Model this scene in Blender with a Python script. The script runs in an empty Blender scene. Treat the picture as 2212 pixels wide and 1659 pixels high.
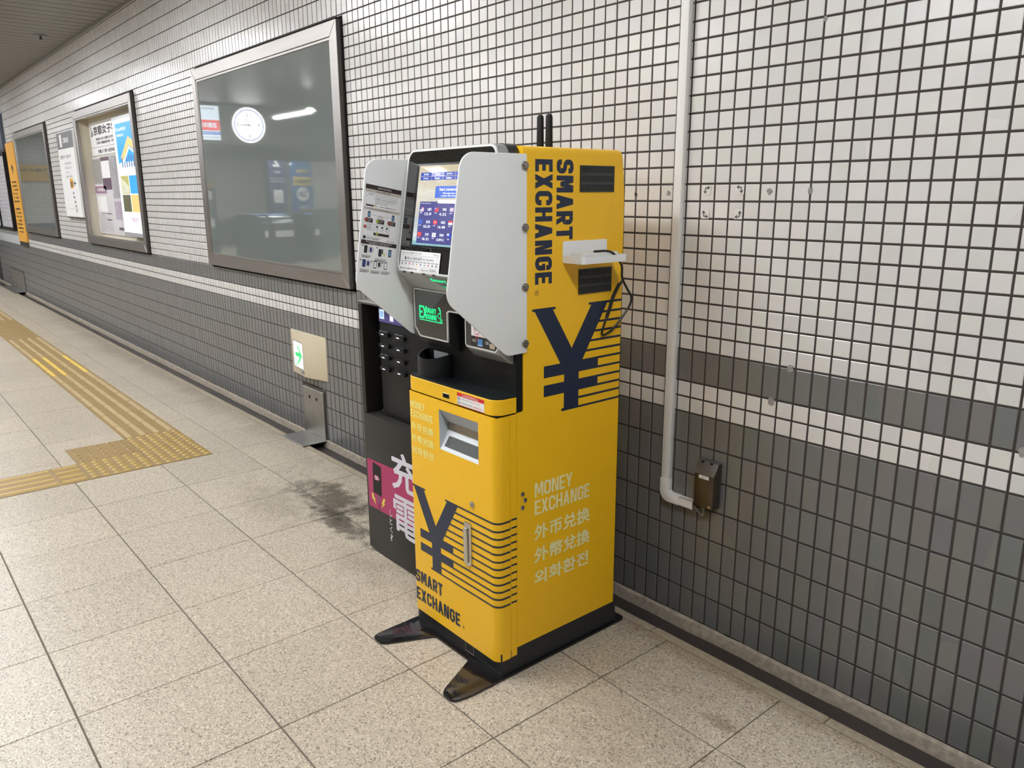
import bpy, bmesh, math, random
from mathutils import Vector, Matrix
random.seed(7)
PI = math.pi
C = bpy.context.scene.collection
sc = bpy.context.scene

# ------------------------------------------------------------------ camera, world, exposure
cam_d = bpy.data.cameras.new('camera'); cam = bpy.data.objects.new('camera', cam_d); C.objects.link(cam)
cam_d.sensor_width = 36.0; cam_d.lens = 27.4855; cam_d.clip_start = 0.02; cam_d.clip_end = 100
CAM = Vector((1.45894, -1.95725, 1.38152))
cam.location = CAM; cam.rotation_euler = (math.radians(76.33624), math.radians(0.27257), math.radians(49.86904))
sc.camera = cam
w = bpy.data.worlds.new('world'); sc.world = w; w.use_nodes = True
w.node_tree.nodes['Background'].inputs[0].default_value = (0.95, 0.97, 1.0, 1)
w.node_tree.nodes['Background'].inputs[1].default_value = 0.25
sc.view_settings.view_transform = 'Standard'; sc.view_settings.look = 'None'
sc.view_settings.exposure = 0.0; sc.view_settings.gamma = 1.0; sc.view_settings.use_curve_mapping = False
LAMP = 64.0      # strength of the recessed ceiling luminaires
PEND = 50.0      # strength of the hanging tube lights
sc.cycles.max_bounces = 8; sc.cycles.diffuse_bounces = 4; sc.cycles.glossy_bounces = 4

H0 = 0.9074      # height of the top of the upper grey tile band
P = 0.05         # wall tile pitch
CEIL = 2.83

# ------------------------------------------------------------------ helpers
Ux, Uz = (1, 0, 0), (0, 0, 1)
def wloc(o):
    v = Vector((0, 0, 0))
    while o is not None:
        v += o.location; o = o.parent
    return v

class MB:
    def __init__(s): s.v = []; s.f = []; s.m = []
    def add(s, vs, fs, m=0):
        n = len(s.v); s.v += [tuple(a) for a in vs]; s.f += [tuple(n + i for i in f) for f in fs]; s.m += [m] * len(fs)
    def box(s, x0, x1, y0, y1, z0, z1, m=0):
        if x0 > x1: x0, x1 = x1, x0
        if y0 > y1: y0, y1 = y1, y0
        if z0 > z1: z0, z1 = z1, z0
        s.add([(x0,y0,z0),(x1,y0,z0),(x1,y1,z0),(x0,y1,z0),(x0,y0,z1),(x1,y0,z1),(x1,y1,z1),(x0,y1,z1)],
              [(0,3,2,1),(4,5,6,7),(0,1,5,4),(1,2,6,5),(2,3,7,6),(3,0,4,7)], m); return s
    def prism(s, pts, ax, a, b, m=0):
        # pts 2D; ax 'x': pts=(y,z); 'y': pts=(x,z); 'z': pts=(x,y)
        def mk(p, t): return {'x': (t, p[0], p[1]), 'y': (p[0], t, p[1]), 'z': (p[0], p[1], t)}[ax]
        n = len(pts); vs = [mk(p, a) for p in pts] + [mk(p, b) for p in pts]
        fs = [tuple(range(n)), tuple(range(2 * n - 1, n - 1, -1))] + [(i, i + n, (i + 1) % n + n, (i + 1) % n) for i in range(n)]
        s.add(vs, fs, m); return s
    def quad(s, a, b, c, d, m=0): s.add([a, b, c, d], [(0, 1, 2, 3)], m); return s
    def poly(s, pts, m=0): s.add(pts, [tuple(range(len(pts)))], m); return s
    def cyl(s, c, ax, r, a, b, n=24, m=0, r2=None):
        r2 = r if r2 is None else r2
        def mk(t, rr, ang):
            u, v = rr * math.cos(ang), rr * math.sin(ang)
            return {'x': (t, c[0] + u, c[1] + v), 'y': (c[0] + u, t, c[1] + v), 'z': (c[0] + u, c[1] + v, t)}[ax]
        vs = [mk(a, r, 2 * PI * i / n) for i in range(n)] + [mk(b, r2, 2 * PI * i / n) for i in range(n)]
        s.add(vs, [tuple(range(n)), tuple(range(2 * n - 1, n - 1, -1))] + [(i, i + n, (i + 1) % n + n, (i + 1) % n) for i in range(n)], m); return s
    def tube(s, path, r, n=10, m=0):
        path = [Vector(p) for p in path]; k0 = len(s.v); up = Vector((0, 0, 1)); prev = None
        for i, p in enumerate(path):
            t = (path[min(i + 1, len(path) - 1)] - path[max(i - 1, 0)]).normalized()
            if prev is None:
                a = t.cross(up if abs(t.z) < .9 else Vector((1, 0, 0))).normalized()
            else:
                a = (prev - t * prev.dot(t)).normalized()
            prev = a; b = t.cross(a)
            for j in range(n):
                q = p + (a * math.cos(2 * PI * j / n) + b * math.sin(2 * PI * j / n)) * r
                s.v.append(tuple(q))
        for i in range(len(path) - 1):
            for j in range(n):
                s.f.append((k0 + i * n + j, k0 + i * n + (j + 1) % n, k0 + (i + 1) * n + (j + 1) % n, k0 + (i + 1) * n + j)); s.m.append(m)
        s.f.append(tuple(k0 + j for j in reversed(range(n)))); s.m.append(m)
        s.f.append(tuple(k0 + (len(path) - 1) * n + j for j in range(n))); s.m.append(m); return s
    def build(s, name, mat, parent=None, bev=0, seg=2, smooth=True, fix=True, loc=None):
        me = bpy.data.meshes.new(name); o = bpy.data.objects.new(name, me); C.objects.link(o)
        if parent is not None: o.parent = parent
        off = wloc(parent) if parent is not None else Vector((0, 0, 0))
        if loc is not None: o.location = Vector(loc) - off; off = Vector(loc)
        me.from_pydata([(a[0] - off.x, a[1] - off.y, a[2] - off.z) for a in s.v], [], s.f)
        mats = mat if isinstance(mat, (list, tuple)) else [mat]
        for q in mats: me.materials.append(q)
        me.polygons.foreach_set('material_index', s.m)
        if fix or bev:
            bm = bmesh.new(); bm.from_mesh(me)
            if fix: bmesh.ops.recalc_face_normals(bm, faces=bm.faces)
            if bev:
                es = [e for e in bm.edges if len(e.link_faces) == 2 and e.calc_face_angle() > .6]
                bmesh.ops.bevel(bm, geom=es, offset=bev, segments=seg, affect='EDGES', profile=.5, clamp_overlap=True)
            bm.to_mesh(me); bm.free()
        if smooth:
            for p in me.polygons: p.use_smooth = True
            me.set_sharp_from_angle(angle=math.radians(35))
        return o

def catm(pts, n=6):
    pts = [Vector(p) for p in pts]; out = []
    for i in range(len(pts) - 1):
        p0 = pts[max(i - 1, 0)]; p1 = pts[i]; p2 = pts[i + 1]; p3 = pts[min(i + 2, len(pts) - 1)]
        for k in range(n):
            t = k / n
            out.append(.5 * ((2 * p1) + (-p0 + p2) * t + (2 * p0 - 5 * p1 + 4 * p2 - p3) * t * t + (-p0 + 3 * p1 - 3 * p2 + p3) * t ** 3))
    out.append(pts[-1]); return out

def rpoly(pts, seg=6):
    """2D polygon, each point (x, y, r): corners rounded with radius r"""
    out = []; n = len(pts)
    for i in range(n):
        p = Vector(pts[i][:2]); r = pts[i][2] if len(pts[i]) > 2 else 0
        a = Vector(pts[i - 1][:2]) - p; b = Vector(pts[(i + 1) % n][:2]) - p
        if r <= 0: out.append(tuple(p)); continue
        la, lb = a.length, b.length; a.normalize(); b.normalize()
        ang = a.angle(b); d = min(r / math.tan(ang / 2), la * .49, lb * .49); r2 = d * math.tan(ang / 2)
        c = p + (a + b).normalized() * (r2 / math.sin(ang / 2))
        s0 = p + a * d - c; s1 = p + b * d - c
        a0 = math.atan2(s0.y, s0.x); a1 = math.atan2(s1.y, s1.x); da = (a1 - a0 + PI) % (2 * PI) - PI
        for k in range(seg + 1):
            t = a0 + da * k / seg; out.append((c.x + r2 * math.cos(t), c.y + r2 * math.sin(t)))
    return out

def inset(pts, d):
    """offset a closed 2D polygon inward by d"""
    A = sum(pts[i - 1][0] * pts[i][1] - pts[i][0] * pts[i - 1][1] for i in range(len(pts)))
    sgn = 1 if A > 0 else -1; out = []; n = len(pts)
    for i in range(n):
        p = Vector(pts[i]); a = (p - Vector(pts[i - 1])); b = (Vector(pts[(i + 1) % n]) - p)
        if a.length < 1e-9: a = b
        if b.length < 1e-9: b = a
        a.normalize(); b.normalize()
        na = Vector((-a.y, a.x)) * sgn; nb = Vector((-b.y, b.x)) * sgn
        m = (na + nb); m.normalize(); k = d / max(.35, m.dot(na)); out.append((p.x + m.x * k, p.y + m.y * k))
    return out

def T(o, label=None, cat=None, group=None, kind=None):
    if label: o['label'] = label
    if cat: o['category'] = cat
    if group: o['group'] = group
    if kind: o['kind'] = kind
    return o
def thing(name, loc, label, cat, group=None):
    o = bpy.data.objects.new(name, None); C.objects.link(o); o.location = loc; o.empty_display_size = .1
    return T(o, label, cat, group)
def struct(o): o['kind'] = 'structure'; return o
def dup(o, parent, loc):
    c = o.copy(); C.objects.link(c); c.parent = parent; c.location = loc; return c

# ------------------------------------------------------------------ materials
MATS = {}
def mat(name, col, rough=.5, metal=0, spec=.5, emit=None, es=1.0, var=0.0, vscale=8, bump=0, bscale=40, coat=0, trans=0, ani=None):
    if name in MATS: return MATS[name]
    m = bpy.data.materials.new(name); m.use_nodes = True; nt = m.node_tree; b = nt.nodes['Principled BSDF']
    b.inputs['Base Color'].default_value = (*col, 1); b.inputs['Roughness'].default_value = rough
    b.inputs['Metallic'].default_value = metal; b.inputs['Specular IOR Level'].default_value = spec
    b.inputs['Coat Weight'].default_value = coat; b.inputs['Coat Roughness'].default_value = .03
    b.inputs['Transmission Weight'].default_value = trans
    if emit: b.inputs['Emission Color'].default_value = (*emit, 1); b.inputs['Emission Strength'].default_value = es
    if var or bump:
        tc = nt.nodes.new('ShaderNodeNewGeometry'); mp = nt.nodes.new('ShaderNodeMapping')
        nt.links.new(tc.outputs['Position'], mp.inputs[0])
        if ani: mp.inputs['Scale'].default_value = ani
    if var:
        n = nt.nodes.new('ShaderNodeTexNoise'); n.inputs['Scale'].default_value = vscale; n.inputs['Detail'].default_value = 4
        nt.links.new(mp.outputs[0], n.inputs['Vector'])
        mr = nt.nodes.new('ShaderNodeMapRange'); mr.inputs['To Min'].default_value = 1 - var; mr.inputs['To Max'].default_value = 1 + var
        nt.links.new(n.outputs[0], mr.inputs[0])
        mx = nt.nodes.new('ShaderNodeMix'); mx.data_type = 'RGBA'; mx.blend_type = 'MULTIPLY'; mx.inputs[0].default_value = 1
        mx.inputs[6].default_value = (*col, 1); nt.links.new(mr.outputs[0], mx.inputs[7]); nt.links.new(mx.outputs[2], b.inputs['Base Color'])
    if bump:
        n2 = nt.nodes.new('ShaderNodeTexNoise'); n2.inputs['Scale'].default_value = bscale; n2.inputs['Detail'].default_value = 3
        nt.links.new(mp.outputs[0], n2.inputs['Vector'])
        bp = nt.nodes.new('ShaderNodeBump'); bp.inputs['Strength'].default_value = bump; bp.inputs['Distance'].default_value = .002
        nt.links.new(n2.outputs[0], bp.inputs['Height']); nt.links.new(bp.outputs[0], b.inputs['Normal'])
    MATS[name] = m; return m

def tile_mat(name, c1, c2, rough, bump=.25):
    """glazed tile: one tone per tile (from its place on the 50 mm grid), soft cloudiness, slight waviness"""
    m = bpy.data.materials.new(name); m.use_nodes = True; nt = m.node_tree; N = nt.nodes; L = nt.links; b = N['Principled BSDF']
    g = N.new('ShaderNodeNewGeometry')
    mp = N.new('ShaderNodeVectorMath'); mp.operation = 'ADD'; mp.inputs[1].default_value = (0, 0, -H0); L.new(g.outputs['Position'], mp.inputs[0])
    sn = N.new('ShaderNodeVectorMath'); sn.operation = 'SNAP'; sn.inputs[1].default_value = (P, 10, P if c1[0] > .5 else 2 * P); L.new(mp.outputs[0], sn.inputs[0])
    wn = N.new('ShaderNodeTexWhiteNoise'); wn.noise_dimensions = '3D'; L.new(sn.outputs[0], wn.inputs['Vector'])
    no = N.new('ShaderNodeTexNoise'); no.inputs['Scale'].default_value = 14; no.inputs['Detail'].default_value = 3; L.new(g.outputs['Position'], no.inputs['Vector'])
    a = N.new('ShaderNodeMath'); a.operation = 'MULTIPLY_ADD'; a.inputs[1].default_value = .55; L.new(wn.outputs['Value'], a.inputs[0])
    n2 = N.new('ShaderNodeMath'); n2.operation = 'MULTIPLY'; n2.inputs[1].default_value = .5; L.new(no.outputs[0], n2.inputs[0]); L.new(n2.outputs[0], a.inputs[2])
    mx = N.new('ShaderNodeMix'); mx.data_type = 'RGBA'; L.new(a.outputs[0], mx.inputs[0]); mx.inputs[6].default_value = (*c1, 1); mx.inputs[7].default_value = (*c2, 1)
    hs = N.new('ShaderNodeMix'); hs.data_type = 'RGBA'; hs.blend_type = 'SOFT_LIGHT'; hs.inputs[0].default_value = .05
    L.new(mx.outputs[2], hs.inputs[6]); L.new(wn.outputs['Color'], hs.inputs[7]); L.new(hs.outputs[2], b.inputs['Base Color'])
    b.inputs['Roughness'].default_value = rough; b.inputs['Specular IOR Level'].default_value = .85
    nb = N.new('ShaderNodeTexNoise'); nb.inputs['Scale'].default_value = 22; nb.inputs['Detail'].default_value = 2; L.new(g.outputs['Position'], nb.inputs['Vector'])
    bp = N.new('ShaderNodeBump'); bp.inputs['Strength'].default_value = bump; bp.inputs['Distance'].default_value = .003
    L.new(nb.outputs[0], bp.inputs['Height']); L.new(bp.outputs[0], b.inputs['Normal'])
    return m
M_WT = tile_mat('white_glazed_tile', (.64, .62, .595), (.74, .725, .705), .24)
M_GT = tile_mat('grey_glazed_tile', (.135, .139, .139), (.178, .175, .170), .30)

def terrazzo(name, tone=(1, 1, 1), stain=True):
    m = bpy.data.materials.new(name); m.use_nodes = True; nt = m.node_tree; N = nt.nodes; L = nt.links; b = N['Principled BSDF']
    g = N.new('ShaderNodeNewGeometry')
    v = N.new('ShaderNodeTexVoronoi'); v.inputs['Scale'].default_value = 260; L.new(g.outputs['Position'], v.inputs['Vector'])
    cr = N.new('ShaderNodeValToRGB'); e = cr.color_ramp.elements
    e[0].position = 0; e[0].color = (.23, .19, .15, 1); e[1].position = 1; e[1].color = (.80, .72, .60, 1)
    for p_, c_ in ((.10, (.33, .28, .22)), (.16, (.50, .44, .355)), (.80, (.60, .53, .435)), (.90, (.74, .68, .59))):
        q = e.new(p_); q.color = (*c_, 1)
    sp = N.new('ShaderNodeSeparateColor'); L.new(v.outputs['Color'], sp.inputs[0]); L.new(sp.outputs[0], cr.inputs[0])
    # one tone per floor tile
    sn = N.new('ShaderNodeVectorMath'); sn.operation = 'ADD'; sn.inputs[1].default_value = (2.728, .452, 0); L.new(g.outputs['Position'], sn.inputs[0])
    s2 = N.new('ShaderNodeVectorMath'); s2.operation = 'SNAP'; s2.inputs[1].default_value = (.4, .4066, 10); L.new(sn.outputs[0], s2.inputs[0])
    wn = N.new('ShaderNodeTexWhiteNoise'); L.new(s2.outputs[0], wn.inputs['Vector'])
    ns = N.new('ShaderNodeTexNoise'); ns.inputs['Scale'].default_value = 2.3; ns.inputs['Detail'].default_value = 5; L.new(g.outputs['Position'], ns.inputs['Vector'])
    ad = N.new('ShaderNodeMath'); ad.operation = 'ADD'; L.new(wn.outputs[0], ad.inputs[0]); L.new(ns.outputs[0], ad.inputs[1])
    mr = N.new('ShaderNodeMapRange'); mr.inputs[1].default_value = 0; mr.inputs[2].default_value = 2; mr.inputs[3].default_value = .90; mr.inputs[4].default_value = 1.08
    L.new(ad.outputs[0], mr.inputs[0])
    mx = N.new('ShaderNodeMix'); mx.data_type = 'RGBA'; mx.blend_type = 'MULTIPLY'; mx.inputs[0].default_value = 1
    L.new(cr.outputs[0], mx.inputs[6]); L.new(mr.outputs[0], mx.inputs[7]); last = mx.outputs[2]
    if stain:
        # grime: a ragged dark patch beside the charging station, a dirty band along the wall and a few scuffs
        def blob(cx, cy, rx, ry, amt, col, last, sc_=9, soft=.75):
            a = N.new('ShaderNodeVectorMath'); a.operation = 'SUBTRACT'; a.inputs[1].default_value = (cx, cy, 0); L.new(g.outputs['Position'], a.inputs[0])
            c = N.new('ShaderNodeVectorMath'); c.operation = 'MULTIPLY'; c.inputs[1].default_value = (1 / rx, 1 / ry, 0); L.new(a.outputs[0], c.inputs[0])
            ln = N.new('ShaderNodeVectorMath'); ln.operation = 'LENGTH'; L.new(c.outputs[0], ln.inputs[0])
            n = N.new('ShaderNodeTexNoise'); n.inputs['Scale'].default_value = sc_; n.inputs['Detail'].default_value = 6; n.inputs['Roughness'].default_value = .65
            L.new(g.outputs['Position'], n.inputs['Vector'])
            s = N.new('ShaderNodeMath'); s.operation = 'MULTIPLY_ADD'; s.inputs[1].default_value = 2.4; s.inputs[2].default_value = -.75; L.new(n.outputs[0], s.inputs[0])
            t = N.new('ShaderNodeMath'); t.operation = 'ADD'; L.new(s.outputs[0], t.inputs[0]); L.new(ln.outputs['Value'], t.inputs[1])
            r = N.new('ShaderNodeMapRange'); r.inputs[1].default_value = 1.0 - soft / 2; r.inputs[2].default_value = 1.0 + soft / 2; r.inputs[3].default_value = amt; r.inputs[4].default_value = 0
            L.new(t.outputs[0], r.inputs[0])
            k = N.new('ShaderNodeMix'); k.data_type = 'RGBA'; k.blend_type = 'MULTIPLY'; L.new(r.outputs[0], k.inputs[0]); L.new(last, k.inputs[6]); k.inputs[7].default_value = (*col, 1)
            return k.outputs[2]
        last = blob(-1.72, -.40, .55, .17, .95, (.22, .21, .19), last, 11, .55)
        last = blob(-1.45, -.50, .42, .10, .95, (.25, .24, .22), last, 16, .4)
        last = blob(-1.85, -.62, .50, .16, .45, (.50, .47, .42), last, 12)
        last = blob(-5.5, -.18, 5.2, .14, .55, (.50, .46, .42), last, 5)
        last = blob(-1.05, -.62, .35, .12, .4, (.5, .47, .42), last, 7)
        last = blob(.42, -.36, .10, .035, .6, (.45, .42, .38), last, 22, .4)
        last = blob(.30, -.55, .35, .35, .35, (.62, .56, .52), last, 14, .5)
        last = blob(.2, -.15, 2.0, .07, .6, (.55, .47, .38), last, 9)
    tn = N.new('ShaderNodeMix'); tn.data_type = 'RGBA'; tn.blend_type = 'MULTIPLY'; tn.inputs[0].default_value = 1; tn.inputs[7].default_value = (*tone, 1)
    L.new(last, tn.inputs[6]); L.new(tn.outputs[2], b.inputs['Base Color'])
    b.inputs['Roughness'].default_value = .36
    bp = N.new('ShaderNodeBump'); bp.inputs['Strength'].default_value = .25; bp.inputs['Distance'].default_value = .001
    L.new(v.outputs['Distance'], bp.inputs['Height']); L.new(bp.outputs[0], b.inputs['Normal'])
    return m
M_FLOOR = terrazzo('terrazzo_floor', (.86, .835, .80))
M_RIM = mat('stone_rim', (.36, .30, .22), .7, var=.35, vscale=60, bump=.5, bscale=120)
M_CURB = mat('mortar_curb', (.34, .29, .235), .9, var=.55, vscale=55, bump=1, bscale=90)
M_GUT = mat('gutter_dark', (.045, .036, .033), .45, var=.4, vscale=9)
M_JOINT = mat('tile_joint', (.045, .036, .032), .8, var=.2, vscale=20)
M_FJOINT = mat('floor_joint', (.13, .115, .09), .8)
M_CEIL = mat('ceiling_slat', (.26, .25, .22), .42, metal=.35, var=.05, vscale=3)
M_DARK = mat('dark_void', (.012, .012, .012), .9, spec=.05)
M_STEEL = mat('brushed_steel', (.40, .375, .355), .40, metal=1, var=.12, vscale=3, ani=(1, 1, 12), bump=.05, bscale=30)
M_STEELD = mat('dark_steel_and_shaded_side', (.10, .09, .085), .35, metal=.7)  # dark steel parts; on the window frames it paints the shaded right side
M_PLATE = mat('worn_steel', (.34, .33, .31), .36, metal=.9, var=.25, vscale=7, bump=.1, bscale=14)
M_GLASS = mat('back_painted_glass', (.205, .232, .222), .006, spec=1.0, coat=1)
M_YEL = mat('yellow_powder_coat', (.97, .555, .010), .34, var=.012, vscale=30, bump=.06, bscale=900)
M_NAVY = mat('navy_print', (.012, .022, .055), .38)
M_CREAM = mat('cream_print', (.93, .86, .46), .4)
M_CREAM2 = mat('cream_print_front', (.98, .88, .30), .4)
M_DGREY = mat('charcoal_plinth', (.026, .027, .029), .55, spec=.35, bump=.05, bscale=700)
M_BLACK = mat('black_plastic', (.009, .010, .0105), .42, spec=.22, bump=.05, bscale=500)
M_GLOSSB = mat('gloss_black', (.006, .006, .007), .04, spec=.7)
M_FOOT = mat('black_lacquered_steel', (.010, .009, .010), .09, spec=.7, bump=.03, bscale=18)
M_MIRR = mat('tinted_glass', (.010, .010, .009), .02, spec=1.0, coat=1)
M_SILV = mat('silver_paint', (.42, .425, .42), .35, metal=.55)
M_RIMW = mat('pale_rim', (.72, .72, .70), .3)
M_ACRY = mat('white_acrylic', (.93, .945, .945), .07, spec=.5)
M_ACRE = mat('white_acrylic_edge', (.93, .95, .95), .2)
M_KNOB = mat('dark_chrome', (.30, .285, .26), .16, metal=1)
M_CHROME = mat('chrome', (.62, .60, .56), .18, metal=1)
M_WPLAS = mat('white_plastic', (.86, .86, .85), .4)
M_RECG = mat('grey_tray', (.47, .51, .55), .5)
M_RECL = mat('light_grey_tray', (.70, .73, .76), .5)
M_PAD = mat('dark_coin_pad', (.055, .058, .055), .35, var=.5, vscale=60, ani=(1, 4, 4))
M_WHITE = mat('white_print', (.88, .88, .88), .45)
M_BLK = mat('black_print', (.02, .02, .02), .5)
M_BROWN = mat('brown_print', (.035, .022, .018), .5)
M_TAUPE = mat('taupe_print', (.56, .52, .45), .5)
M_RED = mat('red_print', (.62, .02, .02), .45)
M_GREYT = mat('grey_print', (.25, .25, .26), .5)
M_CABLE = mat('black_cable', (.010, .010, .010), .35)
M_PVC = mat('white_pvc', (.80, .79, .77), .32)
M_BOXM = mat('bronze_metal_box', (.115, .095, .075), .3, metal=.75, var=.1, vscale=10)
M_BOXT = mat('grey_metal_lid', (.17, .165, .16), .35, metal=.6)
M_CREAMB = mat('cream_enamel', (.69, .60, .43), .38)
M_TACT = mat('ochre_tactile', (.30, .195, .068), .48, var=.22, vscale=16)
M_TACB = mat('worn_tactile_bar', (.50, .375, .19), .42, var=.12, vscale=30)
M_TACD = mat('tactile_dome', (.46, .315, .085), .38, var=.15, vscale=30)
M_TACY = mat('new_yellow_tactile_bar', (.80, .56, .10), .38)
def emi(name, c, s): return mat(name, (0, 0, 0) if s > .9 else c, .25, emit=c, es=s)
M_ARROWG = emi('lit_green', (.0, .72, .18), 1.1)
M_LITW = emi('lit_white', (.93, 1, .98), 1.25)
M_LED = emi('green_led', (.02, 1.0, .32), 1.1)
M_LEDW = emi('white_led', (.75, .78, 1.0), 3.5)
M_LAMP = emi('lamp_diffuser', (.965, .985, 1.0), LAMP)
M_FRAMEW = mat('lamp_housing', (.75, .75, .74), .4)

def acrylic(m):
    nt = m.node_tree; b = nt.nodes['Principled BSDF']; o = nt.nodes['Material Output']
    t = nt.nodes.new('ShaderNodeBsdfTranslucent'); t.inputs[0].default_value = (.93, .95, .95, 1)
    x = nt.nodes.new('ShaderNodeMixShader'); x.inputs[0].default_value = .10
    nt.links.new(b.outputs[0], x.inputs[1]); nt.links.new(t.outputs[0], x.inputs[2]); nt.links.new(x.outputs[0], o.inputs[0])
acrylic(M_ACRY)
# ------------------------------------------------------------------ lettering
def text_mesh(s, bold=0.0):
    cu = bpy.data.curves.new('t', 'FONT'); cu.body = s; cu.size = 1; cu.resolution_u = 2 if bold < .02 else 3
    o = bpy.data.objects.new('t', cu); C.objects.link(o)
    dg = bpy.context.evaluated_depsgraph_get(); me = o.evaluated_get(dg).to_mesh()
    vs = [(v.co.x, v.co.y) for v in me.vertices]; fs = [tuple(p.vertices) for p in me.polygons]
    o.evaluated_get(dg).to_mesh_clear(); bpy.data.objects.remove(o); bpy.data.curves.remove(cu)
    return vs, fs
def put_text(mb, s, org, U, V, w_, h_, bold=0.0, m=0, keep=False):
    """fit lettering s into the w_ x h_ box whose lower left corner is org, U along, V up"""
    vs, fs = text_mesh(s, bold)
    if not vs: return mb
    x0 = min(v[0] for v in vs); x1 = max(v[0] for v in vs); y0 = min(v[1] for v in vs); y1 = max(v[1] for v in vs)
    org = Vector(org); U = Vector(U).normalized(); V = Vector(V).normalized()
    # heavier strokes: the same glyphs printed again with small shifts, each a hair further out
    N_ = U.cross(V); B_ = bold
    if h_ < .012 or B_ < .015: B_ = 0
    cop = [(0, 0)] if not B_ else [(math.cos(a_ * PI / 4) * B_, math.sin(a_ * PI / 4) * B_) for a_ in range(8)] + ([(math.cos(a_ * PI / 2 + .4) * B_ * .5, math.sin(a_ * PI / 2 + .4) * B_ * .5) for a_ in range(4)])
    bx = B_
    if B_ and (h_ / (y1 - y0)) / (w_ / (x1 - x0)) > 1.05:
        bx = min(B_ * (h_ / (y1 - y0)) / (w_ / (x1 - x0)), .075); cop = [(a_ * bx / B_, b_) for a_, b_ in cop]
    kx = w_ / max(1e-6, x1 - x0 + 2 * bx); ky = h_ / max(1e-6, y1 - y0 + 2 * B_)
    for i_, (dx_, dy_) in enumerate(cop):
        mb.add([org + U * ((x - x0 + bx + dx_) * kx) + V * ((y - y0 + B_ + dy_) * ky) + N_ * (.00003 * i_) for x, y in vs], fs, m)
    return mb
def ring(mb, c, ax, r, th, m=0, n=20):
    cx, cy, cz = c
    for i in range(n):
        a0, a1 = 2 * PI * i / n, 2 * PI * (i + 1) / n
        if ax == 'x': f_ = lambda a_, rr: (cx, cy + rr * math.cos(a_), cz + rr * math.sin(a_))
        else: f_ = lambda a_, rr: (cx + rr * math.cos(a_), cy, cz + rr * math.sin(a_))
        mb.quad(f_(a0, r), f_(a1, r), f_(a1, r - th), f_(a0, r - th), m)
def ribbon(path, t):
    """flat stroke of width t along an open 2D path -> list of quads"""
    P_ = [Vector(p) for p in path]; L_, R__ = [], []
    for i, p in enumerate(P_):
        a = (p - P_[i - 1]).normalized() if i > 0 else None; b = (P_[i + 1] - p).normalized() if i < len(P_) - 1 else None
        a = a or b; b = b or a; na, nb = Vector((-a.y, a.x)), Vector((-b.y, b.x)); m_ = (na + nb).normalized(); k = (t / 2) / max(.4, m_.dot(na))
        L_.append(p + m_ * k); R__.append(p - m_ * k)
    return [[tuple(L_[i]), tuple(R__[i]), tuple(R__[i + 1]), tuple(L_[i + 1])] for i in range(len(P_) - 1)]
def arcp(pts, r, seg=5):
    out = [tuple(pts[0][:2])]
    for i in range(1, len(pts) - 1):
        tri = rpoly([(*pts[i - 1][:2], 0), (*pts[i][:2], r), (*pts[i + 1][:2], 0)], seg); out += tri[1:-1]
    out.append(tuple(pts[-1][:2])); return out
ADV = {'M': 1.22, 'E': .86, 'T': .95, 'A': 1.06, 'X': 1.04, 'Y': 1.0, 'N': 1.02}
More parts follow.
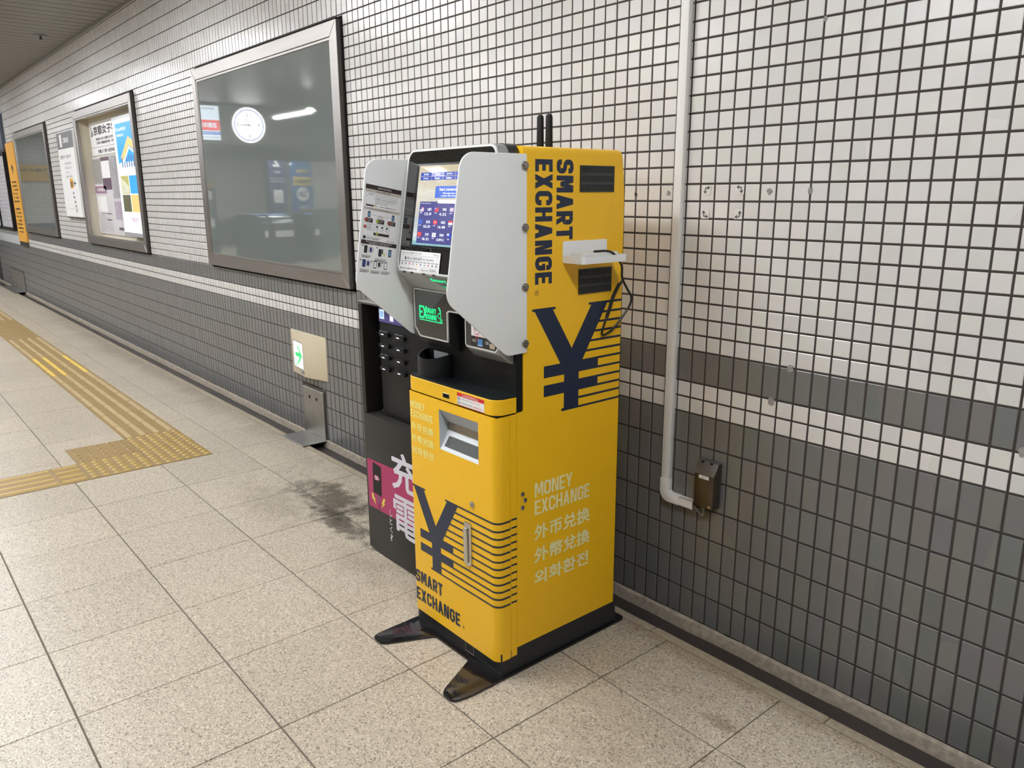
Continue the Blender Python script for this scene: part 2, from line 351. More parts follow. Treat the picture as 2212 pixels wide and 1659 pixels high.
def block_glyph(ch, w, h, t):
    """bold grotesque capital in a w x h box with stroke t -> list of polygons"""
    l, r, b, u, m = t / 2, w - t / 2, t / 2, h - t / 2, h / 2; q = []
    bx = lambda x0, x1, y0, y1: q.append([(x0, y0), (x1, y0), (x1, y1), (x0, y1)])
    rad = min(w, h) * .30; dg = t * 1.12
    if ch == 'E': bx(0, t, 0, h); bx(t, w, 0, t * .92); bx(t, w, h - t * .92, h); bx(t, w * .92, m - t * .45, m + t * .45)
    elif ch == 'T': bx(0, w, h - t * .95, h); bx(w / 2 - t / 2, w / 2 + t / 2, 0, h - t * .95)
    elif ch == 'H': bx(0, t, 0, h); bx(w - t, w, 0, h); bx(t, w - t, m - t * .45, m + t * .45)
    elif ch == 'N': bx(0, t, 0, h); bx(w - t, w, 0, h); q.append([(t * .6, h), (t * 1.35, h), (w - t * .6, 0), (w - t * 1.35, 0)])
    elif ch == 'M': bx(0, t * .95, 0, h); bx(w - t * .95, w, 0, h); q.append([(t * .5, h), (t * 1.35, h), (w / 2 + t * .42, h * .22), (w / 2 - t * .42, h * .22)]); q.append([(w - t * 1.35, h), (w - t * .5, h), (w / 2 + t * .42, h * .22), (w / 2 - t * .42, h * .22)])
    elif ch == 'X': q.append([(0, 0), (dg, 0), (w, h), (w - dg, h)]); q.append([(w - dg, 0), (w, 0), (dg, h), (0, h)])
    elif ch == 'A': q.append([(0, 0), (t, 0), (w / 2 + t * .52, h), (w / 2 - t * .52, h)]); q.append([(w - t, 0), (w, 0), (w / 2 + t * .52, h), (w / 2 - t * .52, h)]); bx(w * .2, w * .8, h * .20, h * .20 + t * .85)
    elif ch == 'Y': q.append([(0, h), (t * 1.1, h), (w / 2 + t / 2, h * .42), (w / 2 - t / 2, h * .42)]); q.append([(w - t * 1.1, h), (w, h), (w / 2 + t / 2, h * .42), (w / 2 - t / 2, h * .42)]); bx(w / 2 - t / 2, w / 2 + t / 2, 0, h * .43)
    elif ch == 'O': q += ribbon(arcp([(w / 2, u), (l, u), (l, b), (r, b), (r, u), (w / 2, u)], rad), t)
    elif ch == 'C': q += ribbon(arcp([(r, h * .64), (r, u), (l, u), (l, b), (r, b), (r, h * .36)], rad), t)
    elif ch == 'G': q += ribbon(arcp([(r, h * .66), (r, u), (l, u), (l, b), (r, b), (r, h * .52)], rad), t); bx(w * .52, w, m - t * .4, m + t * .45)
    elif ch == 'S': q += ribbon(arcp([(r, h * .70), (r, u), (l, u), (l, h * .53), (r, h * .47), (r, b), (l, b), (l, h * .30)], rad * .8), t)
    elif ch == 'R': bx(0, t, 0, h); q += ribbon(arcp([(t * .8, u), (r, u), (r, h * .44), (t * .8, h * .44)], rad * .75), t * .98); q.append([(w - t * 1.02, 0), (w, 0), (w * .66, h * .46), (w * .66 - t, h * .46)])
    return q
def block_text(mb, s, org, U, V, w_, h_, t, gap, m=0):
    org = Vector(org); U = Vector(U).normalized(); V = Vector(V).normalized(); N_ = U.cross(V)
    tot = sum(ADV.get(c, 1) for c in s); cw = (w_ - gap * (len(s) - 1)) / tot; x = 0; k = 0
    for c in s:
        w = cw * ADV.get(c, 1)
        for pg in block_glyph(c, w, h_, t):
            k += 1; mb.poly([org + U * (x + a) + V * b + N_ * (.00004 * (k % 9)) for a, b in pg], m)
        x += w + gap
    return mb
def decal(mb, name, m, parent): return mb.build(name, m, parent, smooth=False, fix=False)

# ------------------------------------------------------------------ the wall of small tiles
RECT = [(-4.125, -2.105, .89, 2.20), (-7.625, -5.545, .89, 2.20), (-11.125, -9.045, .89, 2.20)]     # the three framed windows
wall = MB()
def wallbox(x0, x1, z0, z1): wall.box(x0, x1, .0016, .12, z0, z1)
OPEN = (-7.54, -5.63, .965, 2.125)                     # the middle window is an open recess
wallbox(-14.5, OPEN[0], -.03, CEIL); wallbox(OPEN[1], 1.6, -.03, CEIL); wallbox(OPEN[0], OPEN[1], -.03, OPEN[2]); wallbox(OPEN[0], OPEN[1], OPEN[3], CEIL)
wall_back = struct(wall.build('wall_back', M_JOINT, None, fix=False))

def tile_shape(mb, x0, x1, z0, z1, m=0, dy=0.0, g=.0029, c=.0015):
    a0, a1, b0, b1 = x0 + g, x1 - g, z0 + g, z1 - g
    vs = [(a0, .005, b0), (a1, .005, b0), (a1, .005, b1), (a0, .005, b1),
          (a0, .0009 + dy, b0), (a1, .0009 + dy, b0), (a1, .0009 + dy, b1), (a0, .0009 + dy, b1),
          (a0 + c, dy, b0 + c), (a1 - c, dy, b0 + c), (a1 - c, dy, b1 - c), (a0 + c, dy, b1 - c)]
    fs = [(8, 9, 10, 11)] + [(4 + i, 4 + (i + 1) % 4, 8 + (i + 1) % 4, 8 + i) for i in range(4)] + [(i, (i + 1) % 4, 4 + (i + 1) % 4, 4 + i) for i in range(4)]
    mb.add(vs, fs, m)

rows = []                                             # (z0, z1, material index)
for r in range(0, 26): rows.append((H0 + r * P, H0 + (r + 1) * P, 0))
rows.append((H0 - 2 * P, H0, 1))
rows.append((H0 - 3 * P, H0 - 2 * P, 0)); rows.append((H0 - 4 * P, H0 - 3 * P, 0))
for r in range(7): rows.append((H0 - (6 + 2 * r) * P, H0 - (4 + 2 * r) * P, 1))
z = H0 + 26 * P
while z < CEIL: rows.append((z, min(z + 2 * P, CEIL + .02), 0)); z += 2 * P
PLATES = [(-2.80, -2.515, -.05, .30), (-13.3, -12.0, -.05, .29)]
def free(x0, x1, z0, z1):
    for a, b, c, d in RECT:
        if x0 > a - .001 and x1 < b + .001 and z0 > c + .001 and z1 < d + .012: return False
    for a, b, c, d in PLATES:
        if x0 > a - .01 and x1 < b + .01 and z1 < d + .01: return False
    return True
from bpy_extras.object_utils import world_to_camera_view
bpy.context.view_layer.update()
sc.render.resolution_x = 2212; sc.render.resolution_y = 1659
mw = cam.matrix_world.inverted(); FPX = 1688.83
def pix(p):
    q = mw @ Vector(p)
    if q.z > -.05: return None
    return (1106 - FPX * q.x / q.z, 829.5 + FPX * q.y / q.z)
cells = []
for k in range(-282, 30):
    x0 = k * P; x1 = x0 + P
    for (z0, z1, mi) in rows:
        if x1 < -11.85 and z0 > .69: continue
        if not free(x0, x1, z0, z1): continue
        a = pix((x0, 0, z0)); b = pix((x1, 0, z0)); c = pix((x0, 0, z1))
        area = 0
        if a and b and c and 8 < b[0] and a[0] < 2204 and -6 < a[1] and c[1] < 1653:
            area = abs((b[0] - a[0]) * (c[1] - a[1]) - (b[1] - a[1]) * (c[0] - a[0]))
            # tiles hidden by the machine are not among the ones seen
            if -.55 < (x0 + .0) and 900 < a[0] < 1320 and z1 < 1.5: area = 0
        cells.append((area, x0, x1, z0, z1, mi))
cells.sort(key=lambda t: -t[0])
protos = {}
rest = MB(); rg = MB()
for i, (area, x0, x1, z0, z1, mi) in enumerate(cells):
    dy = random.uniform(-.0005, .0003)
    if i < 300:
        key = (mi, round(z1 - z0, 3))
        if key not in protos:
            mb = MB(); tile_shape(mb, 0, x1 - x0, 0, z1 - z0)
            me = bpy.data.meshes.new('tile'); me.from_pydata(mb.v, [], mb.f); me.materials.append([M_WT, M_GT][mi]); protos[key] = me
        o = bpy.data.objects.new('tile', protos[key]); C.objects.link(o); o.parent = wall_back
        o.location = (x0, dy, z0); o.rotation_euler = (random.uniform(-.004, .004), 0, random.uniform(-.006, .006))
    else:
        tile_shape(rest, x0, x1, z0, z1, mi, dy)
for o, mts in ((rest, [M_WT, M_GT]),):
    q = o.build('small_tiles', mts, wall_back, smooth=False, fix=False); q['kind'] = 'stuff'

# mortar strip and gutter along the foot of the wall
mb = MB(); n = 240
vs = []; fs = []
for i in range(n + 1):
    x = -14.5 + 16.1 * i / n
    w1 = random.uniform(-.002, .002)
    vs += [(x, -.001, .0095 + random.uniform(-.0015, .0008)), (x, -.012 + w1, .004 + random.uniform(-.002, .002)), (x, -.018 + w1, -.016), (x, -.020 + random.uniform(-.003, .003), -.034)]
for i in range(n):
    for j in range(3): fs.append((i * 4 + j, i * 4 + j + 1, i * 4 + j + 5, i * 4 + j + 4))
mb.add(vs, fs); struct(mb.build('baseboard_back', M_CURB, None))
gut = MB(); gut.box(-14.5, 1.6, -.135, .004, -.05, -.03)
struct(gut.build('trim_1', M_GUT, None, fix=False))
# ------------------------------------------------------------------ floor
fb = MB(); fb.box(-22, 6, -8, -.118, -.06, -.004)
floor = struct(fb.build('floor', M_FJOINT, None, fix=False))
def ftile(mb, x0, x1, y0, y1, zt=0.0, g=.0014, gx=.0014, m=0):
    a0, a1, b0, b1 = x0 + gx, x1 - gx, y0 + g, y1 - g; c = .0012
    vs = [(a0, b0, -.006), (a1, b0, -.006), (a1, b1, -.006), (a0, b1, -.006), (a0, b0, zt - c), (a1, b0, zt - c), (a1, b1, zt - c), (a0, b1, zt - c),
          (a0 + c, b0 + c, zt), (a1 - c, b0 + c, zt), (a1 - c, b1 - c, zt), (a0 + c, b1 - c, zt)]
    mb.add(vs, [(8, 9, 10, 11)] + [(4 + i, 4 + (i + 1) % 4, 8 + (i + 1) % 4, 8 + i) for i in range(4)] + [(i, (i + 1) % 4, 4 + (i + 1) % 4, 4 + i) for i in range(4)], m)
FX, FY, TX, TY = -2.728, -.452, .4, .40658
fproto = MB(); ftile(fproto, 0, TX, -TY, 0, 0, .0022, .0016); fpm = bpy.data.meshes.new('floor_tile'); fpm.from_pydata(fproto.v, [], fproto.f); fpm.materials.append(M_FLOOR)
bproto = MB(); ftile(bproto, 0, TX, -.302, 0, 0, .0022, .0016); bpm = bpy.data.meshes.new('border_tile'); bpm.from_pydata(bproto.v, [], bproto.f); bpm.materials.append(M_FLOOR)
far = MB()
for k in range(-49, 22):
    x0 = FX + k * TX
    if x0 < -21.9 or x0 > 5.6: continue
    near = -12.4 < x0 < 1.5
    if near:
        o = bpy.data.objects.new('floor_tile', bpm); C.objects.link(o); o.parent = floor; o.location = (x0, -.150, random.uniform(-.0004, .0003))
    else: ftile(far, x0, x0 + TX, FY, -.150)
    for j in range(0, 18):
        y1 = FY - j * TY
        if near and j < 7 and (pix((x0 + TX, y1, 0)) or (-1, 0))[0] > -5:
            o = bpy.data.objects.new('floor_tile', fpm); C.objects.link(o); o.parent = floor; o.location = (x0, y1, random.uniform(-.0004, .0004))
        else: ftile(far, x0, x0 + TX, y1 - TY, y1)
q = far.build('far_floor_tiles', M_FLOOR, floor, smooth=False, fix=False); q['kind'] = 'stuff'
rim = MB(); x = -12.6
while x < 1.6:
    L_ = .6; rim.box(x + .0015, x + L_ - .0015, -.1475, -.115 + random.uniform(-.0015, .0015), -.035, .0005 + random.uniform(-.0006, .0004)); x += L_
struct(rim.build('trim_2', M_RIM, None, bev=.002, seg=1))

# ------------------------------------------------------------------ ceiling of narrow metal panels
cb = MB(); cb.box(-22, 6, -8, .1, CEIL + .02, CEIL + .06)
ceiling = struct(cb.build('ceiling', M_DARK, None, fix=False))
sp_ = MB(); sp_.prism([(0.004, 0), (0.150, 0), (0.154, .012), (0, .012)], 'y', -8, -.004)
spm = bpy.data.meshes.new('ceiling_panel'); spm.from_pydata(sp_.v, [], sp_.f); spm.materials.append(M_CEIL)
for i in range(170):
    x0 = -22 + i * .165
    if x0 > 5.9: break
    o = bpy.data.objects.new('ceiling_panel', spm); C.objects.link(o); o.parent = ceiling; o.location = (x0, 0, CEIL)
tr = MB(); tr.box(-14.5, 1.6, -.018, -.001, CEIL - .012, CEIL + .01); struct(tr.build('trim_3', M_CEIL, None, fix=False))

# ------------------------------------------------------------------ other walls of the concourse (seen only in reflections)
def tiled_wall_mat():
    m = bpy.data.materials.new('far_tiled_wall'); m.use_nodes = True; nt = m.node_tree; b = nt.nodes['Principled BSDF']
    g = nt.nodes.new('ShaderNodeNewGeometry'); s = nt.nodes.new('ShaderNodeSeparateXYZ'); nt.links.new(g.outputs['Position'], s.inputs[0])
    a = nt.nodes.new('ShaderNodeMath'); a.operation = 'ADD'; nt.links.new(s.outputs[0], a.inputs[0]); nt.links.new(s.outputs[1], a.inputs[1])
    cb_ = nt.nodes.new('ShaderNodeCombineXYZ'); nt.links.new(a.outputs[0], cb_.inputs[0]); nt.links.new(s.outputs[2], cb_.inputs[1])
    br = nt.nodes.new('ShaderNodeTexBrick'); br.offset = 0; br.inputs['Scale'].default_value = 1; br.inputs['Brick Width'].default_value = .05; br.inputs['Row Height'].default_value = .05
    br.inputs['Mortar Size'].default_value = .003; br.inputs['Color1'].default_value = (.66, .64, .60, 1); br.inputs['Color2'].default_value = (.70, .68, .65, 1); br.inputs['Mortar'].default_value = (.07, .06, .055, 1)
    nt.links.new(cb_.outputs[0], br.inputs['Vector'])
    lt = nt.nodes.new('ShaderNodeMath'); lt.operation = 'LESS_THAN'; lt.inputs[1].default_value = .71; nt.links.new(s.outputs[2], lt.inputs[0])
    mx = nt.nodes.new('ShaderNodeMix'); mx.data_type = 'RGBA'; nt.links.new(lt.outputs[0], mx.inputs[0]); nt.links.new(br.outputs[0], mx.inputs[6]); mx.inputs[7].default_value = (.16, .16, .16, 1)
    nt.links.new(mx.outputs[2], b.inputs['Base Color']); b.inputs['Roughness'].default_value = .3
    return m
M_FW = tiled_wall_mat()
struct(MB().box(-22, 6, -8.15, -8, -.06, 2.87).build('wall_front', M_FW, None, fix=False))
struct(MB().box(-22.15, -22, -8.15, .12, -.06, 2.87).build('wall_left', M_FW, None, fix=False))
struct(MB().box(6, 6.15, -8.15, .12, -.06, 2.87).build('wall_right', M_FW, None, fix=False))

# ------------------------------------------------------------------ ceiling luminaires
names = {}
def luminaire(x, y, label):
    t = thing('ceiling_light', (x, y, CEIL), label, 'ceiling light', 'recessed ceiling lights of the concourse')
    h = MB(); h.box(x - .68, x + .68, y - .12, y - .10, CEIL - .015, CEIL + .012); h.box(x - .68, x + .68, y + .10, y + .12, CEIL - .015, CEIL + .012)
    h.box(x - .68, x - .66, y - .10, y + .10, CEIL - .015, CEIL + .012); h.box(x + .66, x + .68, y - .10, y + .10, CEIL - .015, CEIL + .012)
    h.build('housing', M_FRAMEW, t)
    MB().box(x - .66, x + .66, y - .10, y + .10, CEIL - .010, CEIL - .004).build('diffuser', M_LAMP, t)
ROWA, ROWB = -1.60, -3.55
POSA = [1.6 - 2.8 * i for i in range(6)]
for i, x in enumerate(POSA):
    luminaire(x, ROWA, 'recessed white ceiling light, %s in the row nearest the wall from the conduit' % ['first', 'second', 'third', 'fourth', 'fifth', 'sixth'][i])
for i in range(6):
    x = -.55 - 2.4 * i
    t = thing('pendant_light', (x, ROWB, 2.55), 'slim white pendant tube light, %s in the hanging row from the machine' % ['first', 'second', 'third', 'fourth', 'fifth', 'sixth', 'seventh'][i], 'pendant light', 'hanging tube lights of the concourse')
    MB().prism([(ROWB - .10, 2.565), (ROWB - .04, 2.61), (ROWB + .04, 2.61), (ROWB + .10, 2.565), (ROWB + .10, 2.570), (ROWB + .04, 2.617), (ROWB - .04, 2.617), (ROWB - .10, 2.570)], 'x', x - .61, x + .61).build('housing', M_FRAMEW, t)
    MB().box(x - .60, x + .60, ROWB - .028, ROWB + .028, 2.535, 2.5745).build('tube', mat('pendant_diffuser', (1, 1, 1), .3, emit=(.965, .985, 1.0), es=PEND), t)
    for sx_ in (-.45, .45): MB().cyl((x + sx_, ROWB), 'z', .004, 2.616, CEIL + .005, 8).build('suspension_rod', M_STEEL, t)

for i, (x, y, nm) in enumerate([(-13.2, -6.0, 'near'), (-15.9, -6.0, 'middle'), (-18.6, -6.0, 'far'), (-18.6, -2.6, 'end')]):  # lights added to brighten the far side mirrored in the panes
    luminaire(x, y, 'added unseen ceiling light brightening the ticket gates, %s one of the four' % nm)
# ------------------------------------------------------------------ far side of the concourse, mirrored in the glass panes
bh = struct(MB().box(-11.95, -11.815, -7.9, -2.05, 2.19, CEIL).build('trim_5', M_DARK, None, fix=False))
M_PANEL = mat('grey_bulkhead', (.22, .22, .215), .4)
ys = [-7.9, -6.5, -4.98, -3.86, -3.17, -2.05]
for i in range(5): MB().box(-11.815, -11.800, ys[i] + .004, ys[i + 1] - .004, 2.192, CEIL - .01).build('panel', M_PANEL, bh, bev=.002, seg=1)
Y1 = (0, 1, 0)
t = thing('display_board', (-11.79, -2.75, 2.25), 'lit white display board with red and blue bands, mirrored in the nearest window', 'display')
MB().box(-11.80, -11.775, -3.055, -2.42, 2.245, 2.79).build('casing', M_FRAMEW, t)
def fx(mb, y0, y1, z0, z1, x, m=0): mb.quad((x, y0, z0), (x, y1, z0), (x, y1, z1), (x, y0, z1), m)
d = MB(); fx(d, -3.045, -2.43, 2.255, 2.78, -11.774, 0); fx(d, -3.045, -2.43, 2.40, 2.56, -11.7735, 1); fx(d, -3.045, -2.43, 2.335, 2.385, -11.7735, 2)
put_text(d, '京都市営地下鉄', (-11.773, -3.00, 2.44), Y1, Uz, .52, .085, .03, 0); put_text(d, 'KYOTO', (-11.773, -2.97, 2.72), Y1, Uz, .2, .03, .02, 3); put_text(d, '地下鉄駅構内のご案内', (-11.773, -3.02, 2.345), Y1, Uz, .55, .03, 0, 0); put_text(d, '出口のりかえはこちら', (-11.773, -3.02, 2.28), Y1, Uz, .55, .028, 0, 3)
d.build('screen', [emi('board_white', (.75, .85, .95), 2.2), emi('board_red', (.9, .04, .04), 2.0), emi('board_blue', (.04, .2, .75), 1.6), M_GREYT], t, smooth=False, fix=False)
t = thing('wall_clock', (-11.79, -3.53, 2.51), 'round white clock with a blue ring of ticks, mirrored in the nearest window', 'clock')
cy, cz = -3.53, 2.51
MB().cyl((cy, cz), 'x', .295, -11.80, -11.765, 40).build('case', M_FRAMEW, t, bev=.004, seg=1)
d = MB(); d.cyl((cy, cz), 'x', .28, -11.765, -11.763, 40); d.build('dial', emi('clock_dial', (1, 1, 1), 5), t)
d = MB(); ring(d, (-11.7625, cy, cz), 'x', .258, .030, 0, 60) if False else None
for k in range(60):
    a0 = 2 * PI * k / 60; L_ = .034; c_, s_ = math.cos(a0), math.sin(a0); w2 = .0085
    d.quad((-11.762, cy + c_ * .225 - s_ * w2, cz + s_ * .225 + c_ * w2), (-11.762, cy + c_ * .225 + s_ * w2, cz + s_ * .225 - c_ * w2), (-11.762, cy + c_ * .259 + s_ * w2, cz + s_ * .259 - c_ * w2), (-11.762, cy + c_ * .259 - s_ * w2, cz + s_ * .259 + c_ * w2), 0)
for s__, (u, v) in (('12', (0, .165)), ('3', (.175, 0)), ('6', (0, -.165)), ('9', (-.175, 0))): put_text(d, s__, (-11.7615, cy + u - (.038 if s__ == '12' else .02), cz + v - .03), Y1, Uz, .075 if s__ == '12' else .04, .06, .02, 1)
d.build('tick_ring', [emi('clock_blue', (.02, .09, .75), 1.2), M_GREYT], t, smooth=False, fix=False)
def hand(nm, ang, ln, wd):
    u = Vector((0, math.sin(ang), math.cos(ang))); v = Vector((0, u.z, -u.y)); c_ = Vector((-11.7605, cy, cz)); q = MB()
    q.poly([c_ - u * .03 - v * wd, c_ - u * .03 + v * wd, c_ + u * ln + v * wd * .6, c_ + u * ln - v * wd * .6]); q.build(nm, M_BLK, t, smooth=False, fix=False)
hand('minute_hand', math.radians(27), .225, .007); hand('hour_hand', math.radians(90), .15, .009)
def V2(v): return -.045 - v
bx_ = struct(MB().box(-13.6, -13.5, V2(7.5), V2(2.9), 2.03, 2.33).build('trim_6', M_STEELD, None, fix=False))
for (a_, b_, lab) in ((4.52, 4.67, 'leftmost'), (4.74, 5.21, 'middle'), (5.62, 5.80, 'rightmost')):
    y0, y1 = V2(b_), V2(a_)
    t = thing('ticket_gate', (-14.6, (y0 + y1) / 2, 0), '%s dark ticket gate cabinet mirrored in the nearest window' % lab, 'ticket gate', 'ticket gates across the concourse')
    MB().prism(rpoly([(-15.5, 0, 0), (-15.5, .98, .12), (-14.0, .98, .28), (-14.0, 0, 0)], 6), 'y', y0, y1).build('cabinet', mat('gate_grey', (.08, .09, .09), .25, metal=.3), t)
    MB().prism(rpoly([(-15.42, .981, 0), (-15.42, .995, .005), (-14.3, .995, .005), (-14.3, .981, 0)], 2), 'y', y0 + .01, y1 - .01).build('top_plate', M_CHROME, t)
    MB().box(-14.45, -14.30, y0 + .03, y1 - .03, .9955, 1.0).build('reader', emi('reader_blue', (.2, .4, 1), 3.0), t)
    MB().box(-13.999, -13.995, y0 + .04, y1 - .04, .55, .68).build('notice', M_WHITE, t)
t = thing('barrier', (-15.2, V2(6.5), 0), 'grey waist-high barrier beside the ticket gates, mirrored in the nearest window', 'barrier')
MB().box(-15.24, -15.2, V2(7.6), V2(5.9), .05, 1.05).build('panel', mat('barrier_grey', (.20, .22, .22), .3), t)
MB().box(-15.26, -15.18, V2(7.6), V2(5.9), 1.05, 1.08).build('rail', M_CHROME, t); 
for v in (5.95, 7.5): MB().cyl((-15.22, V2(v)), 'z', .02, 0, .05, 10).build('post_foot', M_CHROME, t)
t = thing('pillar_sign', (-16.5, V2(6.0), 0), 'violet pillar panel with a large white numeral 2, mirrored in the nearest window', 'sign')
MB().box(-16.7, -16.5, V2(6.23), V2(5.80), 0, 2.45).build('panel', mat('violet_panel', (.07, .07, .18), .3), t)
d = MB(); put_text(d, '2', (-16.498, V2(6.23) + .13, 2.02), Y1, Uz, .17, .27, .03); put_text(d, '番出口', (-16.498, V2(6.23) + .14, 1.88), Y1, Uz, .15, .05, .02); fx(d, V2(6.23) + .10, V2(6.23) + .33, 1.2, 1.5, -16.498)
for r in range(2): put_text(d, '四条大宮・烏丸御池方面', (-16.498, V2(6.23) + .03, 1.74 - r * .07), Y1, Uz, .36, .035, .01)
decal(d, 'lettering', M_WHITE, t)
t = thing('price_sign', (-16.5, V2(6.6), 0), 'round-topped blue and yellow price poster panel, mirrored in the nearest window', 'sign')
pp = [(V2(6.90), .0, 0), (V2(6.90), 2.24, .26), (V2(6.36), 2.24, .26), (V2(6.36), .0, 0)]
MB().prism(rpoly(pp, 8), 'x', -16.6, -16.5).build('panel', mat('blue_panel', (.05, .17, .40), .3), t)
d = MB(); fx(d, V2(6.86), V2(6.40), 1.60, 1.80, -16.498, 0); d.poly([(-16.498, V2(6.63) + .16 * math.cos(i * PI / 12), 1.40 + .16 * math.sin(i * PI / 12)) for i in range(24)], 1)
put_text(d, '100', (-16.496, V2(6.63) - .09, 1.34), Y1, Uz, .19, .12, .03, 2); put_text(d, '荷物預り', (-16.496, V2(6.86) + .05, 1.64), Y1, Uz, .36, .10, .03, 3); put_text(d, '手荷物', (-16.496, V2(6.80), 1.88), Y1, Uz, .3, .10, .03, 0); put_text(d, '当日最大', (-16.496, V2(6.78), 1.06), Y1, Uz, .28, .07, .02, 1)
d.build('lettering', [mat('price_yellow', (.75, .58, .16), .4), M_WHITE, mat('price_blue', (.04, .1, .35), .4), M_BLK], t, smooth=False, fix=False)
t = thing('guide_board', (-15, V2(3.85), 0), 'slate guide board with white pictograms and orange heading, mirrored in the nearest window', 'sign')
MB().box(-15.06, -15.0, V2(4.0), V2(3.45), 0, 1.66).build('panel', mat('slate_board', (.09, .11, .13), .3), t)
d = MB(); fx(d, V2(3.98), V2(3.47), 1.53, 1.63, -14.998, 0)
for zz in (1.30, .75): fx(d, V2(3.93), V2(3.72), zz, zz + .17, -14.998, 1)
put_text(d, '改札口', (-14.998, V2(3.93), 1.15), Y1, Uz, .2, .06, 0, 1); d.build('lettering', [mat('orange_print2', (.75, .38, .12), .4), M_WHITE], t, smooth=False, fix=False)
t = thing('direction_sign', (-21.9, -1.2, 1.5), 'amber hanging direction sign on the end wall, mirrored in the left-hand window', 'sign')
MB().box(-21.99, -21.9, -2.6, -.9, 1.75, 2.15).build('panel', mat('amber_panel', (.60, .38, .06), .4), t)
d = MB(); put_text(d, '地下鉄のりば', (-21.898, -2.5, 1.98), Y1, Uz, .9, .08, .02); decal(d, 'lettering', M_BLK, t)
dd = struct(MB().box(-21.99, -21.93, -1.7, -.45, 0, 1.62).build('door_1', mat('grey_door', (.22, .25, .26), .4), None)); MB().box(-21.93, -21.91, -1.62, -1.50, .85, .88).build('door_handle', M_CHROME, dd)

# ------------------------------------------------------------------ framed windows in the wall
def window(name, x0, x1, pane=True, z0=.915, z1=2.185):
    root = bpy.data.objects.new(name, None); C.objects.link(root); root.location = (x0, 0, z0); root['kind'] = 'structure'
    W_, yf = .068, -.030
    def rail(nm, pts):
        m_ = MB(); m_.prism(pts, 'y', yf, .0); m_.build(nm, M_STEEL, root, bev=.0015, seg=1)
    g = .0008
    rail('frame_rail', [(x0 + g, z1), (x1 - g, z1), (x1 - W_ - g, z1 - W_), (x0 + W_ + g, z1 - W_)])
    rail('frame_rail', [(x0 + g, z0), (x0 + W_ + g, z0 + W_), (x1 - W_ - g, z0 + W_), (x1 - g, z0)])
    rail('frame_stile', [(x0, z0 + g), (x0, z1 - g), (x0 + W_, z1 - W_ - g), (x0 + W_, z0 + W_ + g)])
    rail('frame_stile', [(x1, z0 + g), (x1 - W_, z0 + W_ + g), (x1 - W_, z1 - W_ - g), (x1, z1 - g)])
    bd = MB(); a0, a1, b0, b1 = x0 + W_ + .002, x1 - W_ - .002, z0 + W_ + .002, z1 - W_ - .002; t = .012
    bd.box(a0, a1, -.026, 0, b1 - t, b1); bd.box(a0, a1, -.026, 0, b0, b0 + t); bd.box(a0, a0 + t, -.026, 0, b0 + t, b1 - t); bd.box(a1 - t, a1, -.026, 0, b0 + t, b1 - t)
    bd.build('inner_bead', M_STEEL, root, bev=.001, seg=1)
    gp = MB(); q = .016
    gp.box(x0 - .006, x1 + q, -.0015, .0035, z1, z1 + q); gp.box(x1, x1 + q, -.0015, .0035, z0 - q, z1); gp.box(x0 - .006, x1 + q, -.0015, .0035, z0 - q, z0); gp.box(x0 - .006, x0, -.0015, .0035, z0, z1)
    gp.build('gap_shade_strip', M_DARK, root)  # flat black strip round the frame, standing in for the shade of a gap
    # dark sheet over the frame's right side: shade and dark reflection put into colour
    MB().box(x1 + .0002, x1 + .002, yf + .003, 0, z0 + .003, z1 - .003).build('frame_side_shade', M_STEELD, root)
    if pane: MB().box(a0 + t + .0005, a1 - t - .0005, -.021, -.004, b0 + t + .0005, b1 - t - .0005).build('pane', M_GLASS, root)
    return root
window('window_1', -4.118, -2.110)
win2 = window('window_2', -7.602, -5.562, pane=False)
window('window_3', -11.10, -9.062)
# open display recess of the middle window
ox0, ox1, oz0, oz1 = OPEN; OD = .095; ox0 += .0015; ox1 -= .0015; oz0 += .0015; oz1 -= .0015
ln = MB()
ln.quad((ox0, -.002, oz0), (ox0, OD, oz0), (ox0, OD, oz1), (ox0, -.002, oz1)); ln.quad((ox1, -.002, oz0), (ox1, -.002, oz1), (ox1, OD, oz1), (ox1, OD, oz0))
ln.quad((ox0, -.002, oz1), (ox0, OD, oz1), (ox1, OD, oz1), (ox1, -.002, oz1)); ln.quad((ox0, -.002, oz0), (ox1, -.002, oz0), (ox1, OD, oz0), (ox0, OD, oz0))
ln.quad((ox0, OD, oz0), (ox1, OD, oz0), (ox1, OD, oz1), (ox0, OD, oz1)); ln.build('recess_lining', mat('cream_lining', (.62, .57, .46), .5), win2, fix=False, smooth=False)
Ux, Uz = (1, 0, 0), (0, 0, 1)
def flat(mb, x0, x1, z0, z1, y, m=0):                 # a printed field on a plane facing the concourse
    mb.quad((x0, y, z0), (x1, y, z0), (x1, y, z1), (x0, y, z1), m)
INKS = [M_WHITE, M_BLK, M_GREYT, M_RED]
# title poster
t = thing('poster', (-7.48, .09, 1.77), 'white poster with a large black school name, upper one in the open steel-framed recess', 'poster')
MB().box(-7.49, -6.36, .088, .094, 1.77, 2.075).build('sheet', M_WHITE, t)
d = MB(); put_text(d, '京都女子学園', (-7.34, .0872, 1.955), Ux, Uz, .98, .085, .03)
put_text(d, '京都女子大学  京都女子大学', (-7.28, .0872, 1.905), Ux, Uz, .62, .026, .02); put_text(d, '大学院  附属高等学校・中学校', (-7.28, .0872, 1.868), Ux, Uz, .72, .026, .02)
put_text(d, '今熊より東へ徒歩約15分', (-7.26, .0872, 1.785), Ux, Uz, .74, .036, .02)
d.tube([(-7.44, .0875, 2.05), (-7.41, .0875, 1.99), (-7.43, .0875, 1.95), (-7.39, .0875, 1.96), (-7.37, .0875, 1.99)], .004, 4)
flat(d, -7.48, -6.37, 1.842, 1.845, .0873); decal(d, 'lettering', M_BLK, t)
